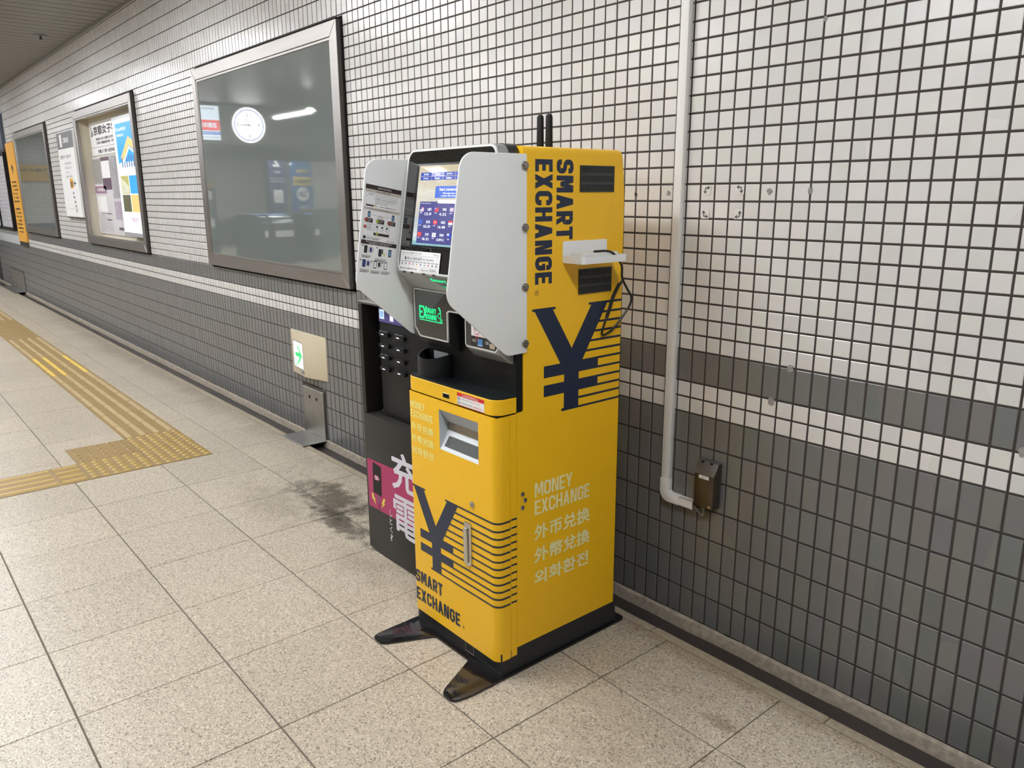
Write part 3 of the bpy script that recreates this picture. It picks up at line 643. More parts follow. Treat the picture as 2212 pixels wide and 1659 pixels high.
# second poster
t = thing('poster', (-7.58, .09, 1.01), 'pale poster with grey photographs and a mauve banner, lower one in the open recess', 'poster')
MB().box(-7.54 + .003, -6.345, .084, .092, 1.012, 1.755).build('sheet', mat('poster_pale', (.76, .73, .76), .25, var=.12, vscale=6), t)
d = MB(); y = .0832
flat(d, -7.53, -7.22, 1.50, 1.735, y, 0); flat(d, -7.20, -6.88, 1.44, 1.745, y, 1); flat(d, -7.19, -6.89, 1.55, 1.71, y - .0004, 2); flat(d, -6.86, -6.36, 1.36, 1.75, y, 3)
flat(d, -7.53, -7.10, 1.405, 1.475, y, 4); flat(d, -7.50, -7.14, 1.23, 1.38, y, 2); flat(d, -6.86, -6.40, 1.16, 1.33, y, 5); flat(d, -7.4, -7.25, 1.206, 1.216, y, 1); flat(d, -7.2, -7.0, 1.206, 1.216, y, 1); flat(d, -7.2, -7.02, 1.145, 1.157, y, 1)
d.build('pictures', [mat('photo_taupe', (.36, .34, .33), .3, var=.5, vscale=22), mat('photo_plum', (.16, .10, .15), .3, var=.4, vscale=25), M_WHITE, mat('photo_grey', (.42, .41, .44), .3, var=.6, vscale=18), mat('mauve_banner', (.36, .20, .32), .35), mat('photo_lilac', (.50, .42, .52), .3, var=.4, vscale=16)], t, smooth=False, fix=False)
d = MB()
for r in range(11): put_text(d, '入試情報・学部学科のご案内', (-7.48, y - .0004, 1.185 - r * .0145), Ux, Uz, .22 + .05 * (r % 3), .007)
for r in range(6): put_text(d, 'オープンキャンパス', (-7.20, y - .0004, 1.12 - r * .014), Ux, Uz, .2, .007)
put_text(d, '京都女子大学', (-6.80, y - .0004, 1.06), Ux, Uz, .36, .03, .02); put_text(d, 'OPEN', (-7.46, y - .0008, 1.425), Ux, Uz, .3, .03, .03, 1)
decal(d, 'lettering', [M_BLK, M_WHITE], t)
# lit advertising box
t = thing('light_box', (-6.0, .05, 1.03), 'lit advertising box showing a gabled building under blue sky, in the open recess', 'light box')
MB().box(-6.315, -5.64, .003, .094, 1.03, 2.045).build('casing', mat('light_box_casing', (.62, .63, .65), .3, metal=.4), t, bev=.003, seg=1)
pn = MB(); flat(pn, -6.295, -5.64, 1.065, 2.018, .0018); pn.build('lit_panel', emi('lit_panel_white', (.96, 1, 1), 1.15), t, smooth=False, fix=False)
d = MB(); y = .0008
flat(d, -6.22, -5.64, 1.655, 1.985, y, 0)
d.poly([(-6.14, y - .0004, 1.70), (-5.86, y - .0004, 1.87), (-5.64, y - .0004, 1.80), (-5.64, y - .0004, 1.72), (-5.86, y - .0004, 1.80), (-6.06, y - .0004, 1.66)], 1)
d.poly([(-6.08, y - .0008, 1.672), (-5.86, y - .0008, 1.79), (-5.64, y - .0008, 1.71), (-5.64, y - .0008, 1.695), (-5.86, y - .0008, 1.77), (-6.04, y - .0008, 1.66)], 2)
flat(d, -6.16, -5.64, 1.62, 1.665, y, 2)
for i in range(7): flat(d, -6.12 + i * .07, -6.09 + i * .07, 1.62, 1.72 - .006 * abs(i - 3), y - .0006, 3)
for (a_, b_, c_, d_, mm) in [(-6.22, -5.98, 1.40, 1.55, 4), (-6.22, -5.98, 1.245, 1.39, 5), (-5.96, -5.64, 1.40, 1.55, 0), (-5.96, -5.64, 1.245, 1.39, 1)]: flat(d, a_, b_, c_, d_, y, mm)
for i in range(9): d.quad((-6.21, y - .0003, 1.41 + i * .015), (-6.0, y - .0003, 1.41 + .006 * i), (-6.0, y - .0003, 1.413 + .006 * i), (-6.21, y - .0003, 1.416 + i * .015), 2)
d.build('pictures', [emi('lit_blue', (.03, .28, .80), .85), emi('lit_timber', (.80, .45, .16), .8), emi('lit_panel_white', (1, 1, 1), 1), emi('lit_steelblue', (.08, .16, .30), .7), emi('lit_olive', (.35, .33, .12), .8), emi('lit_darkolive', (.09, .09, .05), .7)], t, smooth=False, fix=False)
d = MB(); put_text(d, '手と心の学びが', (-6.20, y - .0004, 1.92), Ux, Uz, .30, .03, .02); put_text(d, '未来をひらく', (-6.19, y - .0004, 1.875), Ux, Uz, .22, .026, .02)
put_text(d, '京都女子', (-6.02, y - .0004, 1.155), Ux, Uz, .22, .045, 0, 1); put_text(d, '詳しくはこちら 資料請求 オープンキャンパス開催', (-6.19, y - .0004, 1.105), Ux, Uz, .42, .008, 0, 2)
d.build('lettering', [emi('lit_panel_white', (1, 1, 1), 1), mat('magenta_print', (.5, .1, .35), .5), M_GREYT], t, smooth=False, fix=False)

# notice sign between the two left windows
t = thing('wall_sign', (-8.02, 0, 1.17), 'white notice panel with a grey heading and orange pictogram, left of the open recess', 'sign')
MB().box(-8.44, -7.70, -.030, -.002, 1.165, 2.03).build('panel', M_WHITE, t, bev=.002, seg=1)
d = MB(); y = -.0308
flat(d, -8.44, -7.70, 1.865, 2.03, y, 0); flat(d, -8.30, -8.21, 1.885, 2.01, y - .0004, 1); put_text(d, 'ご案内図', (-8.16, y - .0006, 1.92), Ux, Uz, .26, .055, .03, 1)
put_text(d, 'のりかえコーナー・エスカレーター', (-8.36, y - .0004, 1.765), Ux, Uz, .50, .040, .02, 2)
for r in range(4): put_text(d, ['ご利用のお客様は改札口', '係員にお知らせください', 'エレベーター', '地下鉄のりば方面へ'][r], (-8.20, y - .0004, 1.705 - r * .045), Ux, Uz, [.32, .32, .2, .30][r], .022, .01, 2)
flat(d, -8.06, -7.92, 1.46, 1.56, y - .0004, 3); put_text(d, '出口', (-8.05, y - .0008, 1.475), Ux, Uz, .12, .06, .03, 4)
put_text(d, '←', (-7.90, y - .0004, 1.485), Ux, Uz, .12, .05, .03, 4)
for r, s_ in enumerate(['五条', '四条', '丸太町', '今出川', '北']): put_text(d, s_, (-8.0 + .012 * r, y - .0004, 1.40 - r * .045), Ux, Uz, .08, .026, .02, 2)
flat(d, -8.25, -7.74, 1.25, 1.253, y - .0004, 5); flat(d, -8.25, -8.248, 1.25, 1.58, y - .0004, 5)
d.build('lettering', [mat('sign_grey', (.19, .19, .20), .4), M_WHITE, M_GREYT, mat('orange_print', (.85, .42, .06), .4), M_BLK, M_TAUPE], t, smooth=False, fix=False)
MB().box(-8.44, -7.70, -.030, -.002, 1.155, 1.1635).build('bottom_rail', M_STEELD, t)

# yellow guide strip
t = thing('wall_sign', (-11.5, 0, .76), 'narrow orange-yellow strip sign with black lists, left of the farthest steel-framed window', 'sign')
MB().box(-11.80, -11.21, -.026, -.002, .762, 2.095).build('panel', mat('orange_enamel', (.80, .40, .05), .4), t, bev=.002, seg=1)
MB().box(-11.80, -11.21, -.020, -.002, .700, .760).build('bottom_rail', M_STEELD, t)
d = MB()
put_text(d, '↑', (-11.60, -.0268, 1.68), Ux, Uz, .2, .13, .03)
for r in range(13): put_text(d, ['四条河原町', '京都駅前', '七条通', '東山三条', '三十三間堂'][r % 5], (-11.70, -.0268, 1.56 - r * .052 - (.05 if r > 5 else 0)), Ux, Uz, .36 + .03 * (r % 3), .026, .02)
decal(d, 'lettering', M_BLK, t)
# far left end: display case, panel above and below
t = thing('display_case', (-12.9, 0, .90), 'black-framed glazed poster case at the far left end of the wall', 'display case')
f_ = MB(); f_.box(-14.4, -11.90, -.06, -.035, 1.955, 1.985); f_.box(-14.4, -11.90, -.06, -.035, .895, .93); f_.box(-11.935, -11.90, -.06, -.035, .93, 1.955); f_.box(-13.02, -12.985, -.06, -.035, .93, 1.955); f_.box(-14.4, -11.90, -.035, -.002, .895, 1.985)
f_.build('frame', M_BLACK, t)
MB().box(-14.35, -13.02, -.040, -.0352, .94, 1.945).build('poster_sheet', mat('case_poster', (.58, .56, .62), .3, var=.5, vscale=9), t)
MB().box(-12.98, -11.94, -.040, -.0352, .94, 1.945).build('poster_sheet', mat('case_poster_b', (.55, .54, .58), .3, var=.45, vscale=14, ani=(1, 1, 3)), t)
d = MB()
for r in range(16): put_text(d, '時刻表 平日 土曜 休日 のりば', (-12.9, -.0405, 1.86 - r * .055), Ux, Uz, .85, .02)
decal(d, 'lettering', M_GREYT, t)
t = thing('wall_sign', (-13, 0, 2.0), 'large slate-blue direction panel high up at the far left end of the wall', 'sign')
MB().box(-14.4, -11.86, -.05, -.002, 2.02, 2.50).build('panel', mat('slate_enamel', (.09, .11, .15), .3), t, bev=.003, seg=1)
MB().box(-14.4, -11.88, -.045, -.002, 1.99, 2.018).build('bottom_rail', M_STEELD, t)
d = MB(); put_text(d, '町', (-12.35, -.0508, 2.16), Ux, Uz, .30, .18, .03); decal(d, 'lettering', M_WHITE, t)
struct(MB().box(-14.5, -11.85, -.004, .003, .70, CEIL - .01).build('trim_4', mat('pale_wall_panel', (.56, .57, .57), .35), None))

# ------------------------------------------------------------------ emergency exit arrow lamp
t = thing('exit_lamp', (-2.66, 0, .36), 'cream wedge-shaped emergency lamp with a lit green arrow, low on the grey tiles', 'exit sign')
zb, zt = .362, .612
pl = [(-2.915, -.0005), (-2.862, -.024), (-2.652, -.047), (-2.474, -.006), (-2.466, -.0005)]
MB().prism(pl, 'z', zb, zt).build('housing', M_CREAMB, t, bev=.002, seg=2)
a = Vector((-2.862, -.024, 0)); b = Vector((-2.652, -.047, 0)); U_ = (b - a).normalized(); Nn = Vector((U_.y, -U_.x, 0)); LL = (b - a).length
def fp(u, z_, o=.0008): return tuple(a + U_ * u + Nn * o + Vector((0, 0, z_)))
d = MB(); d.poly([fp(.024, .399, .0004), fp(.186, .399, .0004), fp(.186, .557, .0004), fp(.024, .557, .0004)]); d.build('glass_surround', M_BLK, t, smooth=False, fix=False)
d = MB(); d.poly([fp(.030, .402), fp(.184, .402), fp(.184, .554), fp(.030, .554)]); d.build('lit_panel', M_LITW, t, smooth=False, fix=False)
d = MB(); ua, zc = .06, .479
d.poly([fp(ua, zc + .011, .0018), fp(ua + .098, zc + .011, .0018), fp(ua + .098, zc - .011, .0018), fp(ua, zc - .011, .0018)])
d.poly([fp(ua + .03, zc + .052, .0014), fp(ua + .052, zc + .052, .0014), fp(ua + .112, zc, .0014), fp(ua + .087, zc, .0014)])
d.poly([fp(ua + .03, zc - .052, .0014), fp(ua + .052, zc - .052, .0014), fp(ua + .112, zc, .0014), fp(ua + .087, zc, .0014)])
d.poly([fp(ua + .04, zc + .013, .0013), fp(ua + .072, zc + .013, .0013), fp(ua + .09, zc, .0013), fp(ua + .072, zc - .013, .0013), fp(ua + .04, zc - .013, .0013)])
d.poly([fp(.05, .412, .0014), fp(.074, .412, .0014), fp(.074, .418, .0014), fp(.05, .418, .0014)])
d.tube([fp(.05, .415, .0014), fp(.05, .445, .0014), fp(.076, .445, .0014), fp(.076, .415, .0014)], .0012, 4)
d.build('arrow', M_ARROWG, t, smooth=False, fix=False)
d = MB(); d.poly([fp(.145, .372), fp(.195, .372), fp(.195, .394), fp(.145, .394)]); d.build('sensor_window', M_GREYT, t, smooth=False, fix=False)
d = MB(); put_text(d, '非常', fp(.106, .385), U_, Uz, .028, .008); put_text(d, '点検', fp(.106, .373), U_, Uz, .028, .008); decal(d, 'lettering', M_GREYT, t)

# ------------------------------------------------------------------ steel inspection plates with their flaps over the gutter
def inspection(x0, x1, label, holes=True):
    t = thing('inspection_plate', ((x0 + x1) / 2, 0, 0), label, 'metal plate')
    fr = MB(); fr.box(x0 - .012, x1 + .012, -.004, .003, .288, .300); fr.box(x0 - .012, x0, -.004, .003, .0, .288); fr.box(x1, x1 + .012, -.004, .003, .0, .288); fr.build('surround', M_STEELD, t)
    MB().box(x0 + .002, x1 - .002, -.009, .0, .006, .286).build('cover', M_PLATE, t, bev=.001, seg=1)
    if holes:
        for hx in (.33, .66):
            cx = x0 + (x1 - x0) * hx
            MB().cyl((cx, .232), 'y', .0095, -.0096, -.0085, 20).build('finger_hole', M_DARK, t)
    fl = MB(); fl.box(x0 + .004, x1 + .016, -.158, -.009, .004, .0075); fl.box(x0 + .004, x1 + .016, -.160, -.157, -.004, .0075); fl.build('flap', M_PLATE, t, bev=.0008, seg=1)
    return t
inspection(-2.79, -2.525, 'brushed steel inspection plate with two holes and a floor flap, under the exit lamp')
inspection(-13.2, -12.01, 'steel inspection plate with a gutter flap at the far left end of the wall')

# ------------------------------------------------------------------ white surface conduit and meter box
t = thing('conduit', (-.06, 0, .39), 'white plastic cable conduit running down the tiles, turning right below the metal box', 'conduit')
MB().box(-.0835, -.0535, -.022, -.001, .470, CEIL - .002).build('vertical_duct', M_PVC, t, bev=.0025, seg=2)
pth = [(-.0545, .470), (-.0535, .440)]
el = MB(); outer = rpoly([(-.0855, .475, 0), (-.0855, .3975, .034), (-.010, .3975, 0), (-.010, .4295, 0), (-.0525, .4295, .010), (-.0525, .475, 0)], 8)
el.prism(outer, 'y', -.0235, -.001); el.build('elbow', M_PVC, t, bev=.002, seg=2)
h = MB(); h.box(-.0105, .046, -.022, -.019, .399, .428); h.box(-.0105, .046, -.022, -.001, .4255, .428); h.box(-.0105, .046, -.022, -.001, .399, .4015); h.build('horizontal_duct', M_PVC, t, bev=.0008, seg=1)
t = thing('meter_box', (.09, 0, .42), 'small bronze-grey metal wall box with a sloped lid, beside the white conduit', 'box')
by, bx0, bx1 = -.040, .0625, .1335
bd_ = MB(); bd_.prism([(-.001, .428), (by, .428), (by, .538), (-.020, .570), (-.001, .570)], 'x', bx0, bx1); bd_.build('body', M_BOXM, t, bev=.0012, seg=2)
ld = MB(); ld.prism([(by - .0012, .537), (-.0205, .5715), (-.001, .5725), (-.001, .5755), (-.022, .5745), (by - .0030, .537)], 'x', bx0 - .001, bx1 + .001); ld.build('lid', M_BOXT, t, bev=.0006, seg=1)
for hx in (.080, .112):
    sl = MB(); n_ = Vector((0, -.0345, .0205)).normalized(); c_ = Vector((hx, -.0245, .5725))
    sl.quad(c_ + Vector((-.005, -.002, -.003)), c_ + Vector((.005, -.002, -.003)), c_ + Vector((.005, .001, .0022)), c_ + Vector((-.005, .001, .0022))); sl.build('slot', M_DARK, t, smooth=False, fix=False)
d = MB(); flat(d, .079, .1155, .523, .534, by - .0006, 0); put_text(d, '電話 M-2', (.088, by - .0009, .526), Ux, Uz, .02, .005, 0, 1); put_text(d, '·················', (.092, by - .0006, .4385), Ux, Uz, .022, .0006, 0, 2)
d.build('label_strip', [M_WHITE, M_BLK, M_TAUPE], t, smooth=False, fix=False)
MB().cyl((.122, .437), 'y', .0045, by - .0012, by, 16).build('lock', M_CHROME, t)
t = thing('cable', (.08, 0, .40), 'short grey cable looping out of the conduit end up into the metal box', 'cable')
MB().tube(catm([(.020, -.011, .413), (.045, -.012, .410), (.068, -.014, .398), (.082, -.016, .394), (.088, -.017, .402), (.084, -.017, .418), (.0785, -.017, .432)], 6), .0048, 8).build('flex', mat('grey_cable', (.22, .21, .20), .45), t)

# holes and mortar patches left in the wall, taped arrows
def patch(x, z_, r, lab, m_=None, nm='mortar_patch'):
    pts = []; n_ = 14
    for i in range(n_):
        rr = r * random.uniform(.72, 1.15); pts.append((x + rr * math.cos(2 * PI * i / n_), z_ + rr * 1.15 * math.sin(2 * PI * i / n_)))
    o = MB().prism(pts, 'y', -.0022, .0005).build(nm, m_ or mat('patch_mortar', (.30, .29, .27), .9, var=.4, vscale=120, bump=.8, bscale=200), None, bev=.0006, seg=1)
    return T(o, lab, 'patch')
patch(.230, 1.386, .0085, 'grey mortar patch on a white tile, just right of the taped arrows')
patch(.350, 1.386, .0080, 'small grey plug in a tile joint, well right of the taped arrows')
patch(.334, .906, .0100, 'pale grey mortar patch on the upper edge of the dark tile band')
patch(.283, .802, .0115, 'grey mortar patch on the upper white row below the dark tile band')
patch(.353, 1.802, .0060, 'small grey plug in a tile joint near the top of the wall')
patch(.922, .812, .0130, 'pale mortar patch on the dark tile band at the right edge')
patch(-.249, 1.379, .0055, 'small dark screw plug in a joint just right of the yellow machine', M_BLK, 'wall_plug')
patch(-.118, 1.382, .0070, 'small dark screw hole with a grey smear just left of the conduit', M_GREYT, 'wall_plug')
M_TAPE = mat('clear_tape', (.72, .70, .66), .25)
def arrow(x, z_, sx, sz, lab):
    t = thing('tape_mark', (x, -.001, z_), lab, 'mark')
    MB().box(x - .0135, x + .0135, -.0020, -.0016, z_ - .0135, z_ + .0135).build('tape', M_TAPE, t)
    y = -.0026; d = MB()
    c_ = Vector((x - sx * .0035, y, z_ + sz * .006)); a1 = c_ + Vector((sx * .013, 0, sz * .001)); a2 = c_ + Vector((-sx * .002, 0, -sz * .015))
    for e_ in (a1, a2):
        d.tube([c_, e_], .0011, 5); dv = (c_ - e_).normalized(); pr = Vector((-dv.z, 0, dv.x))
        d.tube([e_ + dv * .006 + pr * .0045, e_, e_ + dv * .006 - pr * .0045], .0011, 5)
    d.build('arrow_drawing', M_BLK, t)
arrow(.024, 1.390, 1, 1, 'hand-drawn black corner arrow on tape, upper left of the four')
arrow(.137, 1.391, -1, 1, 'hand-drawn black corner arrow on tape, upper right of the four')
arrow(.022, 1.321, 1, -1, 'hand-drawn black corner arrow on tape, lower left of the four')
arrow(.136, 1.322, -1, -1, 'hand-drawn black corner arrow on tape, lower right of the four')

# sprinkler head in the ceiling
t = thing('sprinkler_head', (-7.31, -.266, CEIL), 'small round sprinkler head with a dark nozzle under the slatted ceiling', 'sprinkler')
MB().cyl((-7.31, -.266), 'z', .062, CEIL - .006, CEIL + .002, 28).build('rose', mat('sprinkler_rose', (.22, .21, .20), .4, metal=.6), t)
MB().cyl((-7.31, -.266), 'z', .010, CEIL - .035, CEIL - .005, 14).cyl((-7.31, -.266), 'z', .016, CEIL - .040, CEIL - .036, 14).build('nozzle', M_STEELD, t)

# ------------------------------------------------------------------ tactile paving
tp = thing('tactile_paving', (-2.73, -.585, 0), 'ochre yellow tactile guide path of bar and dot tiles set in the beige floor', 'tactile paving')
TZ = .0035
def slab(x0, x1, y0, y1):
    m_ = MB(); ftile(m_, x0, x1, y0, y1, TZ, .0012, .0012); return m_.build('tactile_tile', M_TACT, tp, smooth=False, fix=False, loc=((x0 + x1) / 2, (y0 + y1) / 2, 0))
def bar(par, x0, x1, y0, y1, m_=None):
    c = .004; z0, z1 = TZ - .001, TZ + .0045
    pts = rpoly([(x0, y0, .006), (x1, y0, .006), (x1, y1, .006), (x0, y1, .006)], 2); top = inset(pts, c)
    q = MB(); n_ = len(pts); q.add([(p[0], p[1], z0) for p in pts] + [(p[0], p[1], z1) for p in top], [tuple(range(n_, 2 * n_))] + [(i, (i + 1) % n_, (i + 1) % n_ + n_, i + n_) for i in range(n_)])
    q.build('guide_bar', m_ or M_TACB, par, smooth=False)
S0 = -.585
for i in range(30):
    x1 = -3.330 - .3005 * i; x0 = x1 - .3005
    s_ = slab(x0, x1, -.885, -.585)
    worn = -8.95 < x1 < -7.5
    for k, yc in enumerate((-.851, -.7735, -.697, -.620)):
        new = -6.34 < x0 and x1 < -5.38 and k != 2
        if worn: 
            q = MB(); q.box(x0 + .012, x1 - .012, yc - .014, yc + .014, TZ - .001, TZ + .0008); q.build('guide_bar', M_TACT, s_, smooth=False); continue
        bar(s_, x0 + .008, x1 - .006, yc - .0145, yc + .0145, M_TACY if new else M_TACB)
dome = MB(); n_ = 12
dome.add([(.0165 * math.cos(2 * PI * i / n_), .0165 * math.sin(2 * PI * i / n_), 0) for i in range(n_)] + [(.0125 * math.cos(2 * PI * i / n_), .0125 * math.sin(2 * PI * i / n_), .004) for i in range(n_)] + [(.0075 * math.cos(2 * PI * i / n_), .0075 * math.sin(2 * PI * i / n_), .0052) for i in range(n_)],
         [(i, (i + 1) % n_, (i + 1) % n_ + n_, i + n_) for i in range(n_)] + [(i + n_, (i + 1) % n_ + n_, (i + 1) % n_ + 2 * n_, i + 2 * n_) for i in range(n_)] + [tuple(range(2 * n_, 3 * n_))])
dme = bpy.data.meshes.new('dome'); dme.from_pydata(dome.v, [], dome.f); dme.materials.append(M_TACD)
for p_ in dme.polygons: p_.use_smooth = True
dme2 = dme.copy(); dme2.materials.clear(); dme2.materials.append(M_TACT)
for (x0, x1, y0, y1, nx, ny, faded) in [(-3.03, -2.73, -.885, -.585, 6, 6, 0), (-3.33, -3.03, -.885, -.585, 6, 6, 0), (-3.03, -2.73, -1.195, -.885, 6, 6, 0), (-3.33, -3.03, -1.195, -.885, 5, 5, 1)]:
    s_ = slab(x0, x1, y0, y1)
    for a_ in range(nx):
        for b_ in range(ny):
            o = bpy.data.objects.new('dome', dme2 if faded else dme); C.objects.link(o); o.parent = s_
            px_, py_ = x0 + (a_ + .5) * (x1 - x0) / nx, y0 + (b_ + .5) * (y1 - y0) / ny
            o.location = Vector((px_, py_, TZ - .0005)) - wloc(s_)
            if faded: o.scale = (.8, .8, .8)
yy = -1.195
for i, L_ in enumerate((.13, .30, .30, .30, .30, .3, .3)):
    s_ = slab(-3.03, -2.73, yy - L_, yy)
    for k in range(4):
        xc = -2.992 + k * .0755; bar(s_, xc - .014, xc + .014, yy - L_ + .007, yy - .007, mat('ochre_bar', (.50, .335, .10), .4, var=.12, vscale=30))
    yy -= L_

# ------------------------------------------------------------------ the yellow money-exchange machine
XL, XR, XC = -.550, -.110, -.330
K = thing('exchange_machine', (XC, -.45, 0), 'tall yellow money exchange machine with white side wings and a touch screen', 'machine')
def mir(pts): return [(2 * XC - x, y, *r) for x, y, *r in reversed(pts)]
right = [(-.375, -.704, .0), (-.244, -.7035, .016), (-.175, -.842, .014), (-.160, -.858, .014), (-.110, -.858, .022), (-.100, -.80, .01), (-.100, -.170, .012), (-.112, -.157, .010), (-.150, -.157, .010), (-.165, -.19, .01)]
left = [(-.495, -.19, .01), (-.51, -.157, .01), (-.548, -.157, .01), (-.558, -.17, .01), (-.558, -.69, .0), (-.5545, -.835, .016), (-.545, -.8575, .016), (-.497, -.8575, .016), (-.486, -.845, .012), (-.418, -.704, .016)]
fp_ = rpoly(right + left, 6)
MB().prism(fp_, 'z', .0002, .0075).build('foot_plate', M_FOOT, K, bev=.0018, seg=2)
MB().box(XL + .004, XR - .001, -.683, -.196, .0076, .0795).build('plinth', M_DGREY, K, bev=.0012, seg=1)
lp = MB(); lp.box(-.2835, -.2405, -.6845, -.6832, .0145, .056); o = lp.build('plinth_latch', M_DGREY, K, bev=.0008, seg=1)
pts = [(-.2835, .056), (-.2835, .0145), (-.2405, .0145), (-.2405, .056)]
rm = MB()
for i in range(3): rm.tube([(pts[i][0], -.6847, pts[i][1]), (pts[i + 1][0], -.6847, pts[i + 1][1])], .0009, 5)
rm.build('latch_edge', M_STEEL, o)

# cabinet: side profile swept across, upper edges rounded
def cabinet():
    prof = rpoly([(-.6215, .080, 0), (-.6215, .7975, 0), (-.5965, .7975, .009), (-.5965, 1.502, 0), (-.210, 1.502, .021), (-.210, .080, 0)], 6)
    prof = [p for p in prof]
    mb = MB(); mb.prism(prof, 'x', XL, XR)
    me = bpy.data.meshes.new('cabinet'); me.from_pydata(mb.v, [], mb.f)
    bm = bmesh.new(); bm.from_mesh(me); bmesh.ops.recalc_face_normals(bm, faces=bm.faces)
    es = [e for e in bm.edges if all(v.co.z > 1.4805 for v in e.verts) and abs(e.verts[0].co.x - e.verts[1].co.x) < 1e-6 and not (abs(e.verts[0].co.y - e.verts[1].co.y) < 1e-5 and e.verts[0].co.y < -.5)]
    bmesh.ops.bevel(bm, geom=es, offset=.018, segments=6, affect='EDGES', profile=.5)
    off = wloc(K)
    for v in bm.verts: v.co -= off
    bm.to_mesh(me); bm.free(); me.materials.append(M_YEL)
    for p in me.polygons: p.use_smooth = True
    me.set_sharp_from_angle(angle=math.radians(32))
    o = bpy.data.objects.new('cabinet', me); C.objects.link(o); o.parent = K; return o
cab = cabinet()
# strip between door and cabinet, door, collar
MB().box(XL + .0005, XR - .0005, -.6440, -.6218, .055, .7950).build('door_jamb', M_YEL, K, bev=.001, seg=1)
R_ = .034; YF = -.695
def door_outline(yb, r=R_):
    return rpoly([(XL, yb, 0), (XL, YF, r), (XR, YF, r), (XR, yb, 0)], 10)
dr = MB(); wx0, wx1, wz0, wz1 = -.3775, -.1885, .6445, .7675; yb = -.6465
def slab_part(x0, x1, z0, z1): dr.box(x0, x1, YF, yb, z0, z1)
slab_part(wx0, wx1, .055, wz0); slab_part(wx0, wx1, wz1, .7945)
dr.prism(rpoly([(wx0, yb, 0), (XL, yb, 0), (XL, YF, R_), (wx0, YF, 0)], 10), 'z', .055, .7945)
dr.prism(rpoly([(wx1, YF, 0), (XR, YF, R_), (XR, yb, 0), (wx1, yb, 0)], 10), 'z', .055, .7945)
door = dr.build('door', M_YEL, K)
# coin return recess with its grey liner
yi = -.664; rc = MB(); wx0 += .0006; wx1 -= .0006; wz0 += .0006; wz1 -= .0006
rc.quad((wx0, YF + .0004, wz1), (wx1, YF + .0004, wz1), (wx1, yi, .7247), (wx0, yi, .7247), 0)          # sloping ceiling
rc.quad((wx0, yi, .7247), (wx1, yi, .7247), (wx1, yi, .6995), (wx0, yi, .6995), 2)                      # little flap at the back
rc.quad((wx0, yi, .6995), (wx1, yi, .6995), (wx1, YF + .0004, wz0), (wx0, YF + .0004, wz0), 1)          # ramp
rc.poly([(wx0, YF, wz1), (wx0, yi, .7247), (wx0, yi, .6995), (wx0, YF, wz0)], 3); rc.poly([(wx1, YF, wz1), (wx1, yi, .7247), (wx1, yi, .6995), (wx1, YF, wz0)], 3)
rc.build('coin_recess', [M_RECG, M_RECL, mat('bronze_flap', (.30, .255, .20), .2, metal=.5), M_RECG], K, smooth=False, fix=False)
def ramp(u, v, o=.0008):     # u along x, v 0..1 from the back down to the front
    p = Vector((u, yi + (YF - yi) * v, .6995 + (wz0 - .6995) * v)); nrm = Vector((0, -(.6995 - wz0), (yi - YF))).normalized(); return tuple(p + nrm * o)
pd = rpoly([(-.357, .26, .02), (-.205, .26, .02), (-.197, .80, .02), (-.362, .80, .02)], 3)
MB().poly([ramp(u, v) for u, v in pd]).build('coin_pad', M_PAD, K, smooth=False, fix=False)
# collar and shelf
col_ = MB(); col_.prism(rpoly([(XL + .001, -.6218, 0), (XL + .001, YF, R_), (XR - .0005, YF, R_), (XR - .0005, -.6218, 0)], 10), 'z', .7995, .8425)
collar = col_.build('collar', M_YEL, K, bev=.0008, seg=1)
sh = MB(); sh.prism(rpoly([(XL + .003, -.60, 0), (XL + .003, YF + .0015, R_), (XR - .003, YF + .0015, R_), (XR - .003, -.60, 0)], 10), 'z', .8428, .8472)
sh.build('shelf_top', mat('black_shelf', (.009, .012, .013), .35, spec=.25, bump=.03, bscale=300), K, bev=.0012, seg=2)
MB().box(XL + .004, XR - .0035, -.6210, -.5970, .7985, 1.4700).build('inner_body', M_BLACK, K)
MB().box(XL + .004, XR - .004, -.690, -.6225, .7955, .7990).build('seam_shade_bar', M_DARK, K)  # black bar in the seam under the collar, standing in for its shade
# slot camera, warning label
cs = MB(); cs.box(-.3545, -.3215, YF - .0008, YF + .001, .8085, .8225); o = cs.build('camera_slot_frame', M_CHROME, collar, bev=.0003, seg=1)
MB().box(-.3525, -.3235, YF - .0012, YF - .0008, .8098, .8212).build('camera_slot', M_DARK, collar)
d = MB(); y = YF - .0006; wx, wX, wz, wZ = -.2835, -.1590, .8010, .8378
flat(d, wx, wX, wz, wZ, y, 0); flat(d, wx, wX, .8270, wZ, y - .0003, 1); flat(d, wx, wX, wz, wz + .0015, y - .0003, 1)
put_text(d, 'WARNING', (-.249, y - .0006, .8287), Ux, Uz, .054, .0070, .03, 0)
for cx in (-.2555, -.1895):
    d.poly([(cx - .0045, y - .0006, .8287), (cx + .0045, y - .0006, .8287), (cx, y - .0006, .8360)], 0); d.poly([(cx - .0030, y - .0009, .8296), (cx + .0030, y - .0009, .8296), (cx, y - .0009, .8345)], 1)
    put_text(d, '!', (cx - .0005, y - .0012, .8301), Ux, Uz, .001, .0034, .05, 0)
put_text(d, 'Security Cameras in Use', (-.269, y - .0006, .8185), Ux, Uz, .058, .0045, .01, 2); put_text(d, '防犯カメラ作動中', (-.208, y - .0006, .8188), Ux, Uz, .029, .0040, .02, 3)
put_text(d, 'GPS TRACKING SYSTEM', (-.268, y - .0006, .8070), Ux, Uz, .055, .0042, .01, 2); put_text(d, 'GPS追跡装置 CC-GM', (-.210, y - .0006, .8070), Ux, Uz, .044, .0042, .02, 3)
